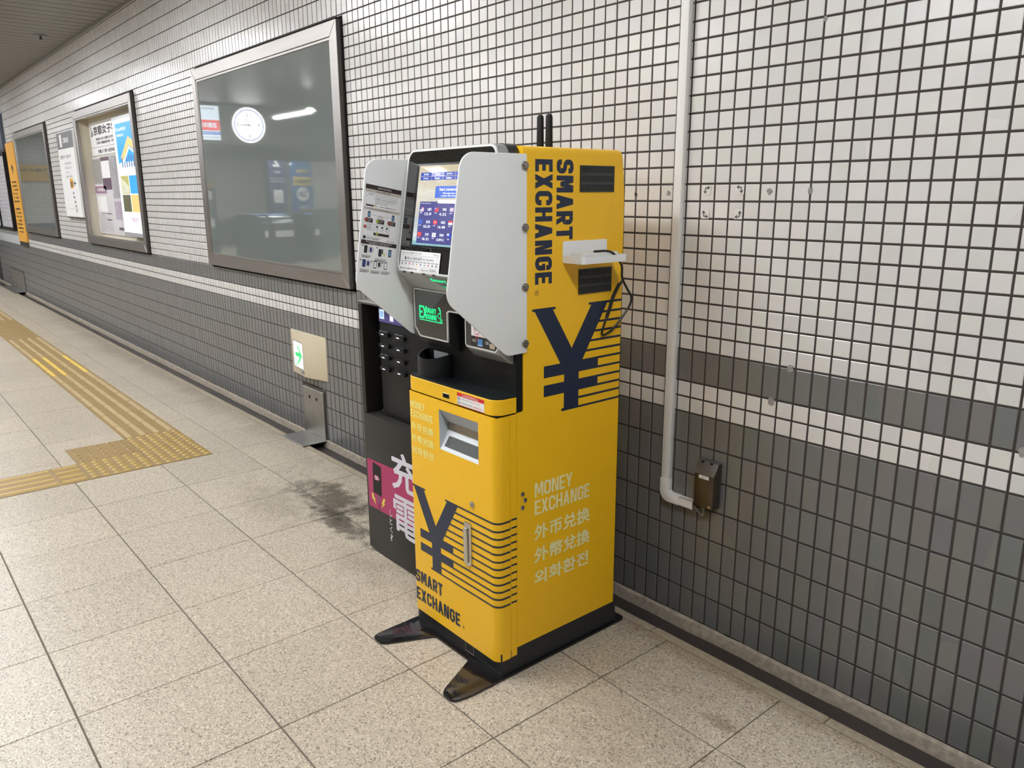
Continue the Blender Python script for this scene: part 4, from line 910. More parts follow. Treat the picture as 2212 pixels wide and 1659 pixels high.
for cz in (.8205, .8090):
    pts = [(-.2755 + .0045 * math.cos(a_ * PI / 8), y - .0004, cz + .0045 * math.sin(a_ * PI / 8)) for a_ in range(17)]
    d.tube(pts, .0003, 4, 2)
d.poly([(-.2785, y - .0006, .8225), (-.2725, y - .0006, .8195), (-.2735, y - .0006, .8175), (-.2795, y - .0006, .8205)], 2)
d.tube([(-.2755, y - .0006, .8120), (-.2755, y - .0006, .8085), (-.2785, y - .0006, .8058)], .0004, 4, 2); d.tube([(-.2755, y - .0006, .8085), (-.2725, y - .0006, .8058)], .0004, 4, 2)
d.build('warning_label', [M_WHITE, mat('warning_red', (.68, .015, .015), .4), M_BLK, M_RED], collar, smooth=False, fix=False)

# printed yen sign with its stripes (side: full size; front: smaller, stripes run round the door corner)
def yen_polys():
    P_ = []
    P_.append([(-.5655, 1.0781), (-.479, 1.0781), (-.479, 1.0711), (-.489, 1.0711), (-.4148, .9538), (-.4148, .890), (-.4437, .890), (-.5565, 1.0711), (-.5655, 1.0711)])
    P_.append([(-.3487, 1.0776), (-.2100, 1.0776), (-.2100, 1.0706), (-.2720, 1.0706), (-.3848, .892), (-.3848, .885), (-.4148, .885), (-.4148, .9538), (-.3380, 1.0711), (-.3487, 1.0711)])
    P_.append([(-.4437, .7808), (-.4437, .892), (-.3848, .892), (-.3848, .7785), (-.2100, .7785), (-.2100, .7725), (-.4532, .7725), (-.4532, .7808)])
    for (za, zb_) in ((.8805, .9145), (.8262, .8591)): P_.append([(-.522, za), (-.522, zb_), (-.3058, zb_), (-.3058, za)])
    return P_
LZ = [1.0492, 1.0226, .9962, .9690, .9415, .9150, .8868, .8591, .8325, .8064]
def stem_edge(z_): return -.2720 + (z_ - 1.0706) * (.2720 - .3695) / (.9161 - 1.0706) * -1 * -1 if z_ > .9161 else -.3848
d = MB(); e_ = .0004
for i_, q in enumerate(yen_polys()): d.poly([(XR + e_ + .00008 * i_, a_, b_) for a_, b_ in q])
for z_ in LZ:
    x0 = -.2720 - (1.0706 - z_) * (.3848 - .2720) / (1.0706 - .892) - .004 if z_ > .93 else (-.388 if z_ < .82 else -.310)
    d.poly([(XR + e_ * 1.9, x0, z_), (XR + e_ * 1.9, -.2102, z_), (XR + e_ * 1.9, -.2102, z_ - .0063), (XR + e_ * 1.9, x0 - (.004 if z_ > .93 else 0), z_ - .0063)])
d.build('yen_sign_print', M_NAVY, cab, smooth=False, fix=False)
# front
sx, sz_ = .815, .858
def fm(a_, b_, o=.0004): return (-.5334 + (a_ + .5655) * sx, YF - o, .2292 + (b_ - .7725) * sz_)
d = MB()
for i_, q in enumerate(yen_polys()):
    q2 = [(min(a_, -.2720) if a_ > -.25 else a_, b_) for a_, b_ in q]
    d.poly([fm(a_, b_, .0004 + .00008 * i_) for a_, b_ in q2])
wrap = rpoly([(-.20, YF, 0), (XR, YF, R_), (XR, -.6468, 0)], 10)
def strip(x_start, zt, h_=.0054, o=.0009):
    path = [(x_start, YF)] + [p for p in wrap if p[0] > x_start]
    # offset the path outwards a little
    out = []
    for i, p in enumerate(path):
        a_ = Vector(path[max(0, i - 1)]); b_ = Vector(path[min(len(path) - 1, i + 1)]); t_ = (b_ - a_).normalized(); n_ = Vector((t_.y, -t_.x)); out.append((p[0] + n_.x * o, p[1] + n_.y * o))
    for i in range(len(out) - 1):
        a_, b_ = out[i], out[i + 1]; d.quad((a_[0], a_[1], zt - h_), (b_[0], b_[1], zt - h_), (b_[0], b_[1], zt), (a_[0], a_[1], zt))
    d.quad((XR - .0001, -.6438, zt - h_ + .001), (XR - .0001, -.6220, zt - h_ + .001), (XR - .0001, -.6220, zt + .001), (XR - .0001, -.6438, zt + .001))
allz = [1.0776] + LZ + [.7785]
for z_ in allz:
    x0 = (-.2720 if z_ > 1.07 else (-.2720 - (1.0706 - z_) * (.3848 - .2720) / (1.0706 - .892) - .004 if z_ > .93 else (-.388 if z_ < .82 and z_ > .79 else (-.30 if z_ < .79 else -.310))))
    X0, _, Z0_ = fm(x0, z_, 0)
    strip(min(X0, -.205) if X0 < -.20 else X0, Z0_)
d.build('yen_sign_print', M_NAVY, door, smooth=False, fix=False)
# lettering on the side (reads downwards) and on the front
Dn, Bk = (0, 0, -1), (0, 1, 0)
d = MB()
block_text(d, 'SMART', (XR + e_, -.4791, 1.4703), Dn, Bk, .2107, .0620, .0135, .0055); block_text(d, 'EXCHANGE', (XR + e_, -.5557, 1.4693), Dn, Bk, .3255, .0616, .0135, .0055)
ring(d, (XR + e_, -.5496, 1.1212), 'x', .0075, .0012); put_text(d, 'R', (XR + e_, -.5525, 1.1240), Dn, Bk, .0055, .0065, .02)
decal(d, 'brand_lettering', M_NAVY, cab)
d = MB(); Y_ = (0, 1, 0)
block_text(d, 'MONEY', (XR + e_, -.5547, .5335), Y_, Uz, .1500, .0432, .0073, .0035); block_text(d, 'EXCHANGE', (XR + e_, -.5547, .4790), Y_, Uz, .2240, .0440, .0073, .0035)
put_text(d, '外币兑换', (XR + e_, -.5560, .3990), Y_, Uz, .2290, .0485, .028); put_text(d, '外幣兌換', (XR + e_, -.5558, .3272), Y_, Uz, .2300, .0485, .028); put_text(d, '외화환전', (XR + e_, -.5556, .2555), Y_, Uz, .2250, .0470, .028)
decal(d, 'language_lettering', M_CREAM, cab)
d = MB()
block_text(d, 'SMART', (-.5335, YF - e_, .1560), Ux, Uz, .1500, .0425, .0092, .0038); block_text(d, 'EXCHANGE', (-.5325, YF - e_, .0915), Ux, Uz, .2390, .0440, .0092, .0038)
ring(d, (-.2768, YF - e_, .0990), 'y', .0052, .0010); put_text(d, 'R', (-.2785, YF - e_, .0968), Ux, Uz, .0034, .0044, .02)
decal(d, 'brand_lettering', M_NAVY, door)
d = MB()
block_text(d, 'MONEY', (-.5300, YF - e_, .7435), Ux, Uz, .0800, .0225, .0040, .0018); block_text(d, 'EXCHANGE', (-.5290, YF - e_, .7145), Ux, Uz, .1190, .0228, .0040, .0018)
put_text(d, '外币兑换', (-.5300, YF - e_, .6730), Ux, Uz, .1215, .0255, .028); put_text(d, '外幣兌換', (-.5300, YF - e_, .6345), Ux, Uz, .1215, .0255, .028); put_text(d, '외화환전', (-.5295, YF - e_, .5955), Ux, Uz, .1190, .0250, .028)
decal(d, 'language_lettering', M_CREAM2, door)

# door lock and swing handle
lk = MB().cyl((-.2205, .5165), 'y', .0100, YF - .003, YF, 24, 0).build('door_lock', M_CHROME, door, bev=.0012, seg=2)
MB().cyl((-.2205, .5165), 'y', .0062, YF - .0050, YF - .003, 20).box(-.2213, -.2197, YF - .0054, YF - .0049, .5125, .5205).build('lock_core', M_STEEL, lk)
hp = MB(); hp.prism(rpoly([(-.2590, .4545, .003), (-.2260, .4545, .003), (-.2260, .3235, .013), (-.2490, .3110, .011), (-.2590, .322, .006)], 5), 'y', YF - .004, YF)
hd = hp.build('handle', M_CHROME, door, bev=.0012, seg=2)
lv = MB(); lv.prism(rpoly([(-.2570, .4380, .007), (-.2400, .4380, .007), (-.2380, .3260, .006), (-.2550, .3260, .006)], 5), 'y', YF - .0105, YF - .004); lv.build('handle_lever', M_CHROME, hd, bev=.0028, seg=3)
for (sy, sz2) in ((-.6022, .5569), (-.5929, .5369), (-.6023, .5164)):
    s_ = MB().cyl((sy, sz2), 'x', .0072, XR, XR + .0030, 20).build('side_screw', M_CHROME, cab, bev=.001, seg=2)
    MB().cyl((sy, sz2), 'x', .0028, XR + .0030, XR + .0034, 6).build('screw_socket', M_KNOB, s_)
# ventilation grilles
def vent(y0, y1, z0, z1):
    g_ = MB(); g_.box(XR - .0002, XR + .0012, y0, y1, z0, z1)
    gr = g_.build('vent_grille', mat('vent_black', (.012, .013, .013), .5), cab)
    n_ = 25; fr = MB(); rw = 3; hh = (z1 - z0); pw = (y1 - y0) / n_
    edge = .0022
    for r in range(rw + 1):
        zc = z0 + hh * r / rw; hw = .0022 if r in (0, rw) else .0038
        fr.box(XR + .0012, XR + .0030, y0, y1, max(z0, zc - hw), min(z1, zc + hw))
    for k in range(n_ + 1):
        yc = y0 + pw * k; fr.box(XR + .0012, XR + .0026, max(y0, yc - pw * .28), min(y1, yc + pw * .28), z0, z1)
    fr.build('vent_fins', mat('vent_fin', (.040, .042, .042), .45), gr)
vent(-.3918, -.2563, 1.3860, 1.4565); vent(-.3914, -.2578, 1.1042, 1.1750)
# antennas
for ax_ in (-.3735, -.3345):
    q = MB(); q.prism(rpoly([(ax_ - .0125, 1.496, 0), (ax_ - .0110, 1.612, .010), (ax_ + .0110, 1.612, .010), (ax_ + .0125, 1.496, 0)], 5), 'y', -.3055, -.2945); q.build('antenna', M_BLACK, K, bev=.003, seg=2)

# ---- head housing
HXL, HXR = -.535, -.125
def swept(name, prof, x0, x1, m_, sel=None, off=.03, seg=6, bev=0):
    mb = MB(); mb.prism(prof, 'x', x0, x1); me = bpy.data.meshes.new(name); me.from_pydata(mb.v, [], mb.f)
    bm = bmesh.new(); bm.from_mesh(me); bmesh.ops.recalc_face_normals(bm, faces=bm.faces)
    if sel:
        es = [e for e in bm.edges if abs(e.verts[0].co.x - e.verts[1].co.x) < 1e-6 and sel(e.verts[0].co, e.verts[1].co)]
        bmesh.ops.bevel(bm, geom=es, offset=off, segments=seg, affect='EDGES', profile=.5)
    o_ = wloc(K)
    for v in bm.verts: v.co -= o_
    bm.to_mesh(me); bm.free(); me.materials.append(m_)
    for p in me.polygons: p.use_smooth = True
    me.set_sharp_from_angle(angle=math.radians(30))
    o = bpy.data.objects.new(name, me); C.objects.link(o); o.parent = K; return o
top = lambda a, b: a.z > 1.49 and b.z > 1.49
head = swept('head_housing', [(-.632, 1.5065), (-.6630, 1.5065), (-.7195, 1.1630), (-.6690, 1.1120), (-.6320, 1.1120)], HXL, HXR, M_SILV, top, .030)
swept('head_collar', [(-.5975, 1.5080), (-.6318, 1.5080), (-.6318, 1.10), (-.5975, 1.10)], HXL - .0012, HXR + .0012, M_GLOSSB, top, .031)
# front plane of the head
HO = Vector((0, -.6655, 1.4900)); HD = Vector((0, -.05, -.30)).normalized(); HN = Vector((0, -.30, .05)).normalized()
def hp_(x, s, o=0.0): return tuple(Vector((x, 0, 0)) + HO + HD * s + HN * o)
def hpoly(mb, pts, o, m=0): mb.poly([hp_(x, s, o) for x, s in pts], m)
outer = rpoly([(HXL, -.0155, .032), (HXR, -.0155, .032), (HXR, .332, .03), (HXL, .332, .03)], 8)
inn = inset(outer, .0062)
rm = MB(); n_ = len(outer)
rm.add([hp_(x, s, .0002) for x, s in outer] + [hp_(x, s, .0034) for x, s in inset(outer, .0012)] + [hp_(x, s, .0034) for x, s in inn] + [hp_(x, s, .0012) for x, s in inn],
       [(i + k * n_, (i + 1) % n_ + k * n_, (i + 1) % n_ + (k + 1) * n_, i + (k + 1) * n_) for k in range(3) for i in range(n_)])
rm.build('bezel_rim', M_RIMW, head)
gl = MB(); hpoly(gl, inset(outer, .0058), .0014); gl.build('front_glass', M_MIRR, K, smooth=False, fix=False)
# screen
SX0, SX1, SS0, SS1 = -.4755, -.1845, .0255, .2590
q = MB()
for (o_, pr) in ((0, None),):
    vs = [hp_(SX0, SS0, .0015), hp_(SX1, SS0, .0015), hp_(SX1, SS1, .0015), hp_(SX0, SS1, .0015), hp_(SX0, SS0, .0065), hp_(SX1, SS0, .0065), hp_(SX1, SS1, .0065), hp_(SX0, SS1, .0065)]
    q.add(vs, [(0, 1, 2, 3), (4, 7, 6, 5), (0, 4, 5, 1), (1, 5, 6, 2), (2, 6, 7, 3), (3, 7, 4, 0)])
scr = q.build('screen', mat('screen_frame', (.012, .013, .016), .2), K, bev=.001, seg=1)
IX0, IX1, IS0, IS1 = -.4625, -.1975, .0325, .2520
def scr_mat():
    m = bpy.data.materials.new('screen_picture'); m.use_nodes = True; nt = m.node_tree; N = nt.nodes; L = nt.links; b = N['Principled BSDF']
    g = N.new('ShaderNodeNewGeometry'); s = N.new('ShaderNodeSeparateXYZ'); L.new(g.outputs['Position'], s.inputs[0])
    no = N.new('ShaderNodeTexNoise'); no.inputs['Scale'].default_value = 9; no.inputs['Detail'].default_value = 3; no.inputs['Distortion'].default_value = .8
    mp = N.new('ShaderNodeMapping'); mp.inputs['Scale'].default_value = (1, 1, 4); L.new(g.outputs['Position'], mp.inputs[0]); L.new(mp.outputs[0], no.inputs['Vector'])
    a = N.new('ShaderNodeMath'); a.operation = 'MULTIPLY_ADD'; a.inputs[1].default_value = .08; L.new(no.outputs[0], a.inputs[0]); L.new(s.outputs[2], a.inputs[2])
    r = N.new('ShaderNodeMapRange'); r.inputs[1].default_value = 1.27; r.inputs[2].default_value = 1.50; L.new(a.outputs[0], r.inputs[0])
    cr = N.new('ShaderNodeValToRGB'); e = cr.color_ramp.elements; e[0].position = 0; e[0].color = (.16, .50, .58, 1); e[1].position = 1; e[1].color = (.72, .62, .42, 1)
    for p_, c_ in ((.10, (.38, .62, .66)), (.16, (.80, .86, .86)), (.34, (.52, .60, .62)), (.52, (.74, .70, .60)), (.70, (.86, .82, .70)), (.82, (.70, .62, .46))): q_ = e.new(p_); q_.color = (*c_, 1)
    L.new(r.outputs[0], cr.inputs[0]); L.new(cr.outputs[0], b.inputs['Emission Color']); b.inputs['Emission Strength'].default_value = .95
    b.inputs['Base Color'].default_value = (.01, .01, .01, 1); b.inputs['Roughness'].default_value = .05
    return m
pc = MB(); hpoly(pc, [(IX0, IS0), (IX1, IS0), (IX1, IS1), (IX0, IS1)], .0068); pc.build('picture', scr_mat(), scr, smooth=False, fix=False)
d = MB(); hr = lambda x0, x1, s0, s1, m, o=.0071: hpoly(d, [(x0, s0), (x1, s0), (x1, s1), (x0, s1)], o, m)
HU = (1, 0, 0); HV = tuple(-HD)
def ht(s_, x, s, w_, h_, m, b=.02, o=.0074): put_text(d, s_, hp_(x, s, o), HU, HV, w_, h_, b, m)
lang = ['日本語', 'English', '한국어', '中文', 'Français', 'Deutsch', 'Italiano', 'Español']
for i, s_ in enumerate(lang):
    x0 = -.4515 + (i % 4) * .0552; s0 = .0513 + (i // 4) * .0110; hr(x0, x0 + .0535, s0, s0 + .0100, 1 if i == 1 else 0); ht(s_, x0 + .015, s0 + .0076, .0235, .0052, 2)
rr = rpoly([(-.3725, .0890, .003), (-.2375, .0890, .003), (-.2375, .1212, .003), (-.3725, .1212, .003)], 4); hpoly(d, rr, .0071, 3)
ht('Start transaction', -.3530, .1015, .092, .0074, 2); ht('You can use a', -.336, .1105, .058, .0046, 2); ht('coupon QR code.', -.342, .1180, .066, .0050, 2)
hr(-.4415, -.2185, .1310, .2465, 4); ht('Current exchange rate', -.437, .1375, .050, .0034, 2, .01)
hr(-.3530, -.2180, .1268, .1355, 2, .0080)
for r in (1, 2): hr(-.4415, -.2185, .1345 + r * .0345 + .0085, .1351 + r * .0345 + .0085, 5)
for cidx in (1, 2): hr(-.4415 + cidx * .0715, -.4411 + cidx * .0715, .143, .2465, 5)
cur = [('USD', '133.39'), ('TWD', '4.32'), ('GBP', '170.25'), ('EUR', '155.29'), ('HKD', '16.48'), ('SGD', '96.37'), ('CNY', '18.32'), ('KRW', '0.0913'), ('AUD', '85.60')]
for i, (a_, b_) in enumerate(cur):
    x0 = -.4375 + (i % 3) * .0715; s0 = .1470 + (i // 3) * .0345
    ht(a_, x0 + .0370, s0 + .0090, .0190, .0072, 2); ht(b_, x0 + .0240, s0 + .0215, .0330, .0070, 2); ht(a_, x0 + .001, s0 + .0165, .010, .0028, 2, .02)
    X0, X1, S0_, S1_ = x0, x0 + .0175, s0, s0 + .0110
    if a_ == 'USD':
        for k in range(6): hr(X0, X1, S0_ + k * .00183, S0_ + (k + 1) * .00183, 6 if k % 2 == 0 else 2, .0073)
        hr(X0, X0 + .008, S0_, S0_ + .006, 7, .0075)
    elif a_ == 'TWD': hr(X0, X1, S0_, S1_, 6, .0073); hr(X0, X0 + .0085, S0_, S0_ + .0055, 7, .0075); hr(X0 + .003, X0 + .0055, S0_ + .0015, S0_ + .004, 2, .0077)
    elif a_ == 'GBP':
        hr(X0, X1, S0_, S1_, 7, .0073); hr(X0, X1, S0_ + .0038, S0_ + .0072, 2, .0075); hr(X0 + .007, X0 + .0105, S0_, S1_, 2, .0075); hr(X0, X1, S0_ + .0047, S0_ + .0063, 6, .0077); hr(X0 + .008, X0 + .0095, S0_, S1_, 6, .0077)
        hpoly(d, [(X0, S0_), (X0 + .0016, S0_), (X1, S1_), (X1 - .0016, S1_)], .0074, 2); hpoly(d, [(X1, S0_), (X1 - .0016, S0_), (X0, S1_), (X0 + .0016, S1_)], .0074, 2)
    elif a_ == 'EUR': hr(X0, X1, S0_, S1_, 3, .0073)
    elif a_ == 'HKD': hr(X0, X1, S0_, S1_, 6, .0073); hpoly(d, [(X0 + .0087 + .0028 * math.cos(k * PI / 5) * (1 if k % 2 else .5), S0_ + .0055 + .0028 * math.sin(k * PI / 5) * (1 if k % 2 else .5)) for k in range(10)], .0075, 2)
    elif a_ == 'SGD': hr(X0, X1, S0_, S0_ + .0055, 6, .0073); hr(X0, X1, S0_ + .0055, S1_, 2, .0073)
    elif a_ == 'CNY': hr(X0, X1, S0_, S1_, 6, .0073); hpoly(d, [(X0 + .004 + .002 * math.cos(k * PI / 5) * (1 if k % 2 else .5), S0_ + .0032 + .002 * math.sin(k * PI / 5) * (1 if k % 2 else .5)) for k in range(10)], .0075, 8)
    elif a_ == 'KRW':
        hr(X0, X1, S0_, S1_, 2, .0073); hpoly(d, [(X0 + .0087 + .0026 * math.cos(k * PI / 6), S0_ + .0055 + .0026 * math.sin(k * PI / 6)) for k in range(12)], .0075, 9)
        for (u, v) in ((.003, .002), (.0125, .002), (.003, .0078), (.0125, .0078)): hr(X0 + u, X0 + u + .002, S0_ + v, S0_ + v + .0014, 9, .0075)
    else: hr(X0, X1, S0_, S1_, 7, .0073); hr(X0, X0 + .008, S0_, S0_ + .005, 2, .0075); hr(X0 + .001, X0 + .007, S0_ + .002, S0_ + .003, 6, .0077)
d.build('menu', [emi('ui_blue', (.02, .045, .26), .8), emi('ui_greyblue', (.17, .19, .42), .8), emi('ui_white', (.9, .93, .97), .9), emi('ui_midblue', (.035, .09, .38), .85), emi('ui_navy', (.045, .045, .16), .8), emi('ui_line', (.16, .17, .34), .8), emi('ui_red', (.62, .04, .05), .8), emi('ui_flagblue', (.02, .05, .33), .8), emi('ui_gold', (.9, .7, .1), .8), emi('ui_dark', (.03, .02, .08), .5)], scr, smooth=False, fix=False)
# operating company card on the glass
d = MB(); cx0, cx1, s0, s1 = -.5195, -.3190, .2700, .3290
hr2 = lambda x0, x1, a_, b_, m, o: hpoly(d, [(x0, a_), (x1, a_), (x1, b_), (x0, b_)], o, m)
hr2(cx0, cx1, s0, s1, 0, .0042)
for x_ in (.02, .06, .12, .17): hr2(cx0 + x_, cx0 + x_ + .016, s1 + .0005, s1 + .005, 1, .0042)
def ct(s_, x, s, w_, h_, m=1, b=0): put_text(d, s_, hp_(x, s, .0046), HU, HV, w_, h_, b, m)
ct('Operating Company', -.5145, .2785, .041, .0036); ct('Actpro Co., Ltd.', -.4710, .2795, .060, .0066, 1, .01); d.tube([hp_(-.350 + .0028 * i, .2765 - (.0045 if i in (0, 3) else 0) + .002 * (i % 2), .0046) for i in range(9)], .0005, 4, 3)
hr2(-.5145, -.325, .2825, .2829, 2, .0046)
ct('+81-6-7668-6875', -.4850, .2955, .078, .0084); ct('(06-7668-6875)', -.4035, .2950, .054, .0056)
hr2(-.4945, -.4880, .2875, .2960, 1, .0046)
for i in range(10):
    x_ = -.5140 + i * .0192; hr2(x_, x_ + .0160, .2985, .3022, 4, .0046); ct(['KR', 'US', 'CN', 'FR', 'ES', 'PT', 'MY', 'VN', 'TH', 'TW'][i], x_ + .003, .3020, .0095, .0027, 1)
    hr2(x_ + .0048, x_ + .0098, .3052, .3092, [1, 3, 5, 2, 6, 3, 2, 5, 1, 1][i], .0046); hr2(x_ + .002, x_ + .013, .3115, .3121, 4, .0046)
ct('smart_ex@actpro.co.jp', -.5045, .3243, .077, .0070); hr2(-.5145, -.5070, .3185, .3235, 2, .0046)
hr2(-.4115, -.3270, .3155, .3159, 2, .0046); hr2(-.4115, -.3270, .3262, .3266, 2, .0046); hr2(-.4115, -.4111, .3155, .3262, 2, .0046); hr2(-.3274, -.3270, .3155, .3262, 2, .0046)
ct('Machine Number', -.4050, .3235, .036, .0046); ct('M2996', -.3640, .3238, .030, .0064)
d.build('company_card', [M_WHITE, M_BLK, M_GREYT, mat('print_navy', (.05, .06, .18), .5), mat('print_lilac', (.55, .54, .60), .5), M_RED, mat('print_orange', (.75, .3, .06), .5)], K, smooth=False, fix=False)
# lower unit: block behind the sign, right window block, notch between them
lowL = MB(); lowL.prism([(-.666, 1.1119), (-.666, .9645), (-.624, .930), (-.6175, .930), (-.6175, 1.1119)], 'x', HXL + .002, -.3600); lowL.build('sign_block', M_DGREY, K, bev=.004, seg=2)
lowR = MB(); lowR.prism([(-.666, 1.1119), (-.666, .965), (-.640, .940), (-.611, .927), (-.598, .927), (-.598, 1.1119)], 'x', -.2790, -.1235); lowR.build('note_block', M_SILV, K, bev=.006, seg=3)
MB().box(-.3600, -.2790, -.6658, -.618, 1.0540, 1.1119).build('bridge_block', M_SILV, K)
lowo = rpoly([(-.5305, 1.1105, .006), (-.1240, 1.1105, .006), (-.1240, .9850, 0), (-.1400, .9665, .006), (-.2760, .9665, .012), (-.2760, 1.0475, 0), (-.2840, 1.0545, .006), (-.3520, 1.0545, .008), (-.3580, 1.0500, 0), (-.3580, .9645, .004), (-.5050, .9645, .024), (-.5305, .992, .012)], 5)
yl = -.6665
def lp_(p, o): return (p[0], yl - o, p[1])
rm = MB(); n_ = len(lowo); i1, i2 = inset(lowo, .0010), inset(lowo, .0046)
rm.add([lp_(p, -.0012) for p in lowo] + [lp_(p, .0030) for p in i1] + [lp_(p, .0030) for p in i2] + [lp_(p, .0008) for p in i2],
       [(i + k * n_, (i + 1) % n_ + k * n_, (i + 1) % n_ + (k + 1) * n_, i + (k + 1) * n_) for k in range(3) for i in range(n_)])
rm.build('lower_rim', M_RIMW, K)
g2 = MB(); g2.poly([lp_(p, .0010) for p in inset(lowo, .0043)]); g2.build('lower_glass', M_MIRR, K, smooth=False, fix=False)
# green lit logo behind the glass
d = MB(); yg = yl - .0016; GX, GZ = -.5045, 1.0165
block_text(d, 'EX', (GX, yg, GZ + .006), Ux, Uz, .042, .0375, .0062, .0); block_text(d, 'SMART', (GX + .034, yg, GZ + .0240), Ux, Uz, .054, .0155, .0032, .0016); block_text(d, 'CHANGE', (GX + .038, yg, GZ + .0060), Ux, Uz, .053, .0150, .0032, .0016)
flat(d, GX + .0005, GX + .1195, GZ, GZ + .0028, yg)
ring(d, (GX + .1040, yg, GZ + .0215), 'y', .0085, .0022); ring(d, (GX + .1125, yg, GZ + .0078), 'y', .0060, .0018); put_text(d, 'P', (GX + .1105, yg, GZ + .0050), Ux, Uz, .0045, .0060, .03)
d.poly([(GX + .098, yg, GZ + .0445), (GX + .104, yg, GZ + .0470), (GX + .1115, yg, GZ + .0385), (GX + .1120, yg, GZ + .0270), (GX + .1075, yg, GZ + .0240), (GX + .1080, yg, GZ + .0330), (GX + .1035, yg, GZ + .0400)])
d.build('lit_logo', M_LED, K, smooth=False, fix=False)
# note slot labels
d = MB(); yg = yl - .0016
flat(d, -.2480, -.1500, 1.0020, 1.0500, yg, 0); flat(d, -.2480, -.1420, .9740, 1.0010, yg, 1)
put_text(d, 'NO', (-.2420, yg - .0004, .9850), Ux, Uz, .0150, .0085, .03, 0); put_text(d, 'OK', (-.1850, yg - .0004, .9850), Ux, Uz, .0160, .0085, .03, 0)
flat(d, -.2190, -.1975, .9790, .9960, yg - .0004, 2); flat(d, -.2190, -.1975, .9765, .9800, yg - .0006, 3); ring(d, (-.2205, yg - .0008, .9965), 'y', .0065, .0018, 4); flat(d, -.1665, -.1440, .9760, .9900, yg - .0004, 5)
ring(d, (-.2230, yg - .0004, 1.0220), 'y', .0150, .0022, 4); put_text(d, 'Please DO NOT put notes in', (-.2380, yg - .0004, 1.0040), Ux, Uz, .052, .0036, 0, 4); put_text(d, '100', (-.2320, yg - .0004, 1.0160), Ux, Uz, .018, .010, .01, 1)
d.build('note_labels', [M_WHITE, M_BLK, mat('card_blue', (.08, .25, .60), .4), mat('card_pale', (.45, .62, .80), .4), mat('ban_red', (.70, .10, .09), .4), mat('note_tan', (.55, .44, .34), .4, var=.4, vscale=200)], K, smooth=False, fix=False)
# upper green logo on the slanted underside
UA = Vector((0, -.7195, 1.1630)); UB = Vector((0, -.6690, 1.1120)); UD = (UB - UA).normalized(); UN = Vector((0, UD.z, -UD.y)); UN = UN if UN.y < 0 else -UN
# the slope faces down and forward, so its outward normal points that way
UN = Vector((0, -.0510, -.0505)).normalized()
def up_(x, s, o=.0006): return tuple(Vector((x, 0, 0)) + UA + UD * s + UN * o)
d = MB(); d.poly([up_(-.405, .010), up_(-.14, .010), up_(-.14, .066), up_(-.335, .066)], 0); sg = d.build('slope_glass', M_MIRR, K, smooth=False, fix=False)
d = MB(); put_text(d, 'Smart', up_(-.385, .028, .0012), Ux, tuple(-UD), .075, .013, .02); d.build('lit_script', M_LED, sg, smooth=False, fix=False)
# note cup with receipt slot
cpx, cpy, cr_ = -.472, -.620, .068
def cup():
    q = MB(); n_ = 28; z0, zt_ = .8474, .9030
    ang = [PI + PI * i / n_ for i in range(n_ + 1)]
    def rimz(a_): return zt_ + .014 * abs(math.cos(a_)) ** 3
    o_ = [(cpx + cr_ * math.cos(a_), cpy + cr_ * math.sin(a_)) for a_ in ang]; i_ = [(cpx + (cr_ - .0055) * math.cos(a_), cpy + (cr_ - .0055) * math.sin(a_)) for a_ in ang]
    m_ = len(ang)
    vs = [(x, y_, z0) for x, y_ in o_] + [(x, y_, rimz(a_)) for (x, y_), a_ in zip(o_, ang)] + [(x, y_, rimz(a_)) for (x, y_), a_ in zip(i_, ang)] + [(x, y_, z0 + .004) for x, y_ in i_]
    fs = [(i + k * m_, i + 1 + k * m_, i + 1 + (k + 1) * m_, i + (k + 1) * m_) for k in range(3) for i in range(m_ - 1)] + [tuple(range(3 * m_, 4 * m_))]
    q.add(vs, fs); return q.build('coin_cup', mat('cup_black', (.016, .018, .020), .45, spec=.3), K)
cup()
MB().box(-.500, -.425, -.6225, -.6205, .893, .917).build('receipt_paper', mat('receipt_white', (.62, .66, .70), .5), K)
MB().box(-.2620, -.2440, -.6220, -.6208, .9200, .9212).build('receipt_slot', M_STEELD, K)
# ---- white wings
wing_o = rpoly([(-.589, 1.4810, .004), (-.7980, 1.4810, .045), (-.8525, 1.1250, .050), (-.6600, .9625, .045), (-.589, .9640, .004)], 10)
def wing(x0, x1):
    o = MB().prism(wing_o, 'x', x0, x1).build('side_wing', M_ACRY, K, bev=.0022, seg=3); return o
wr = wing(-.1090, -.1030); wl = wing(-.5570, -.5510)
for kz in (1.4520, 1.2965, 1.1419, .9905):
    for (w__, xa, xb) in ((wr, -.1030, -.0950), (wl, -.5570, -.5650)):
        MB().cyl((-.5985, kz), 'x', .0105, xa, xb, 28).build('wing_knob', M_KNOB, w__, bev=.0032, seg=4)
    MB().cyl((-.5985, kz), 'x', .006, -.1145, -.1090, 12).cyl((-.5985, kz), 'x', .006, -.5510, -.5450, 12).build('spacer', M_KNOB, K)
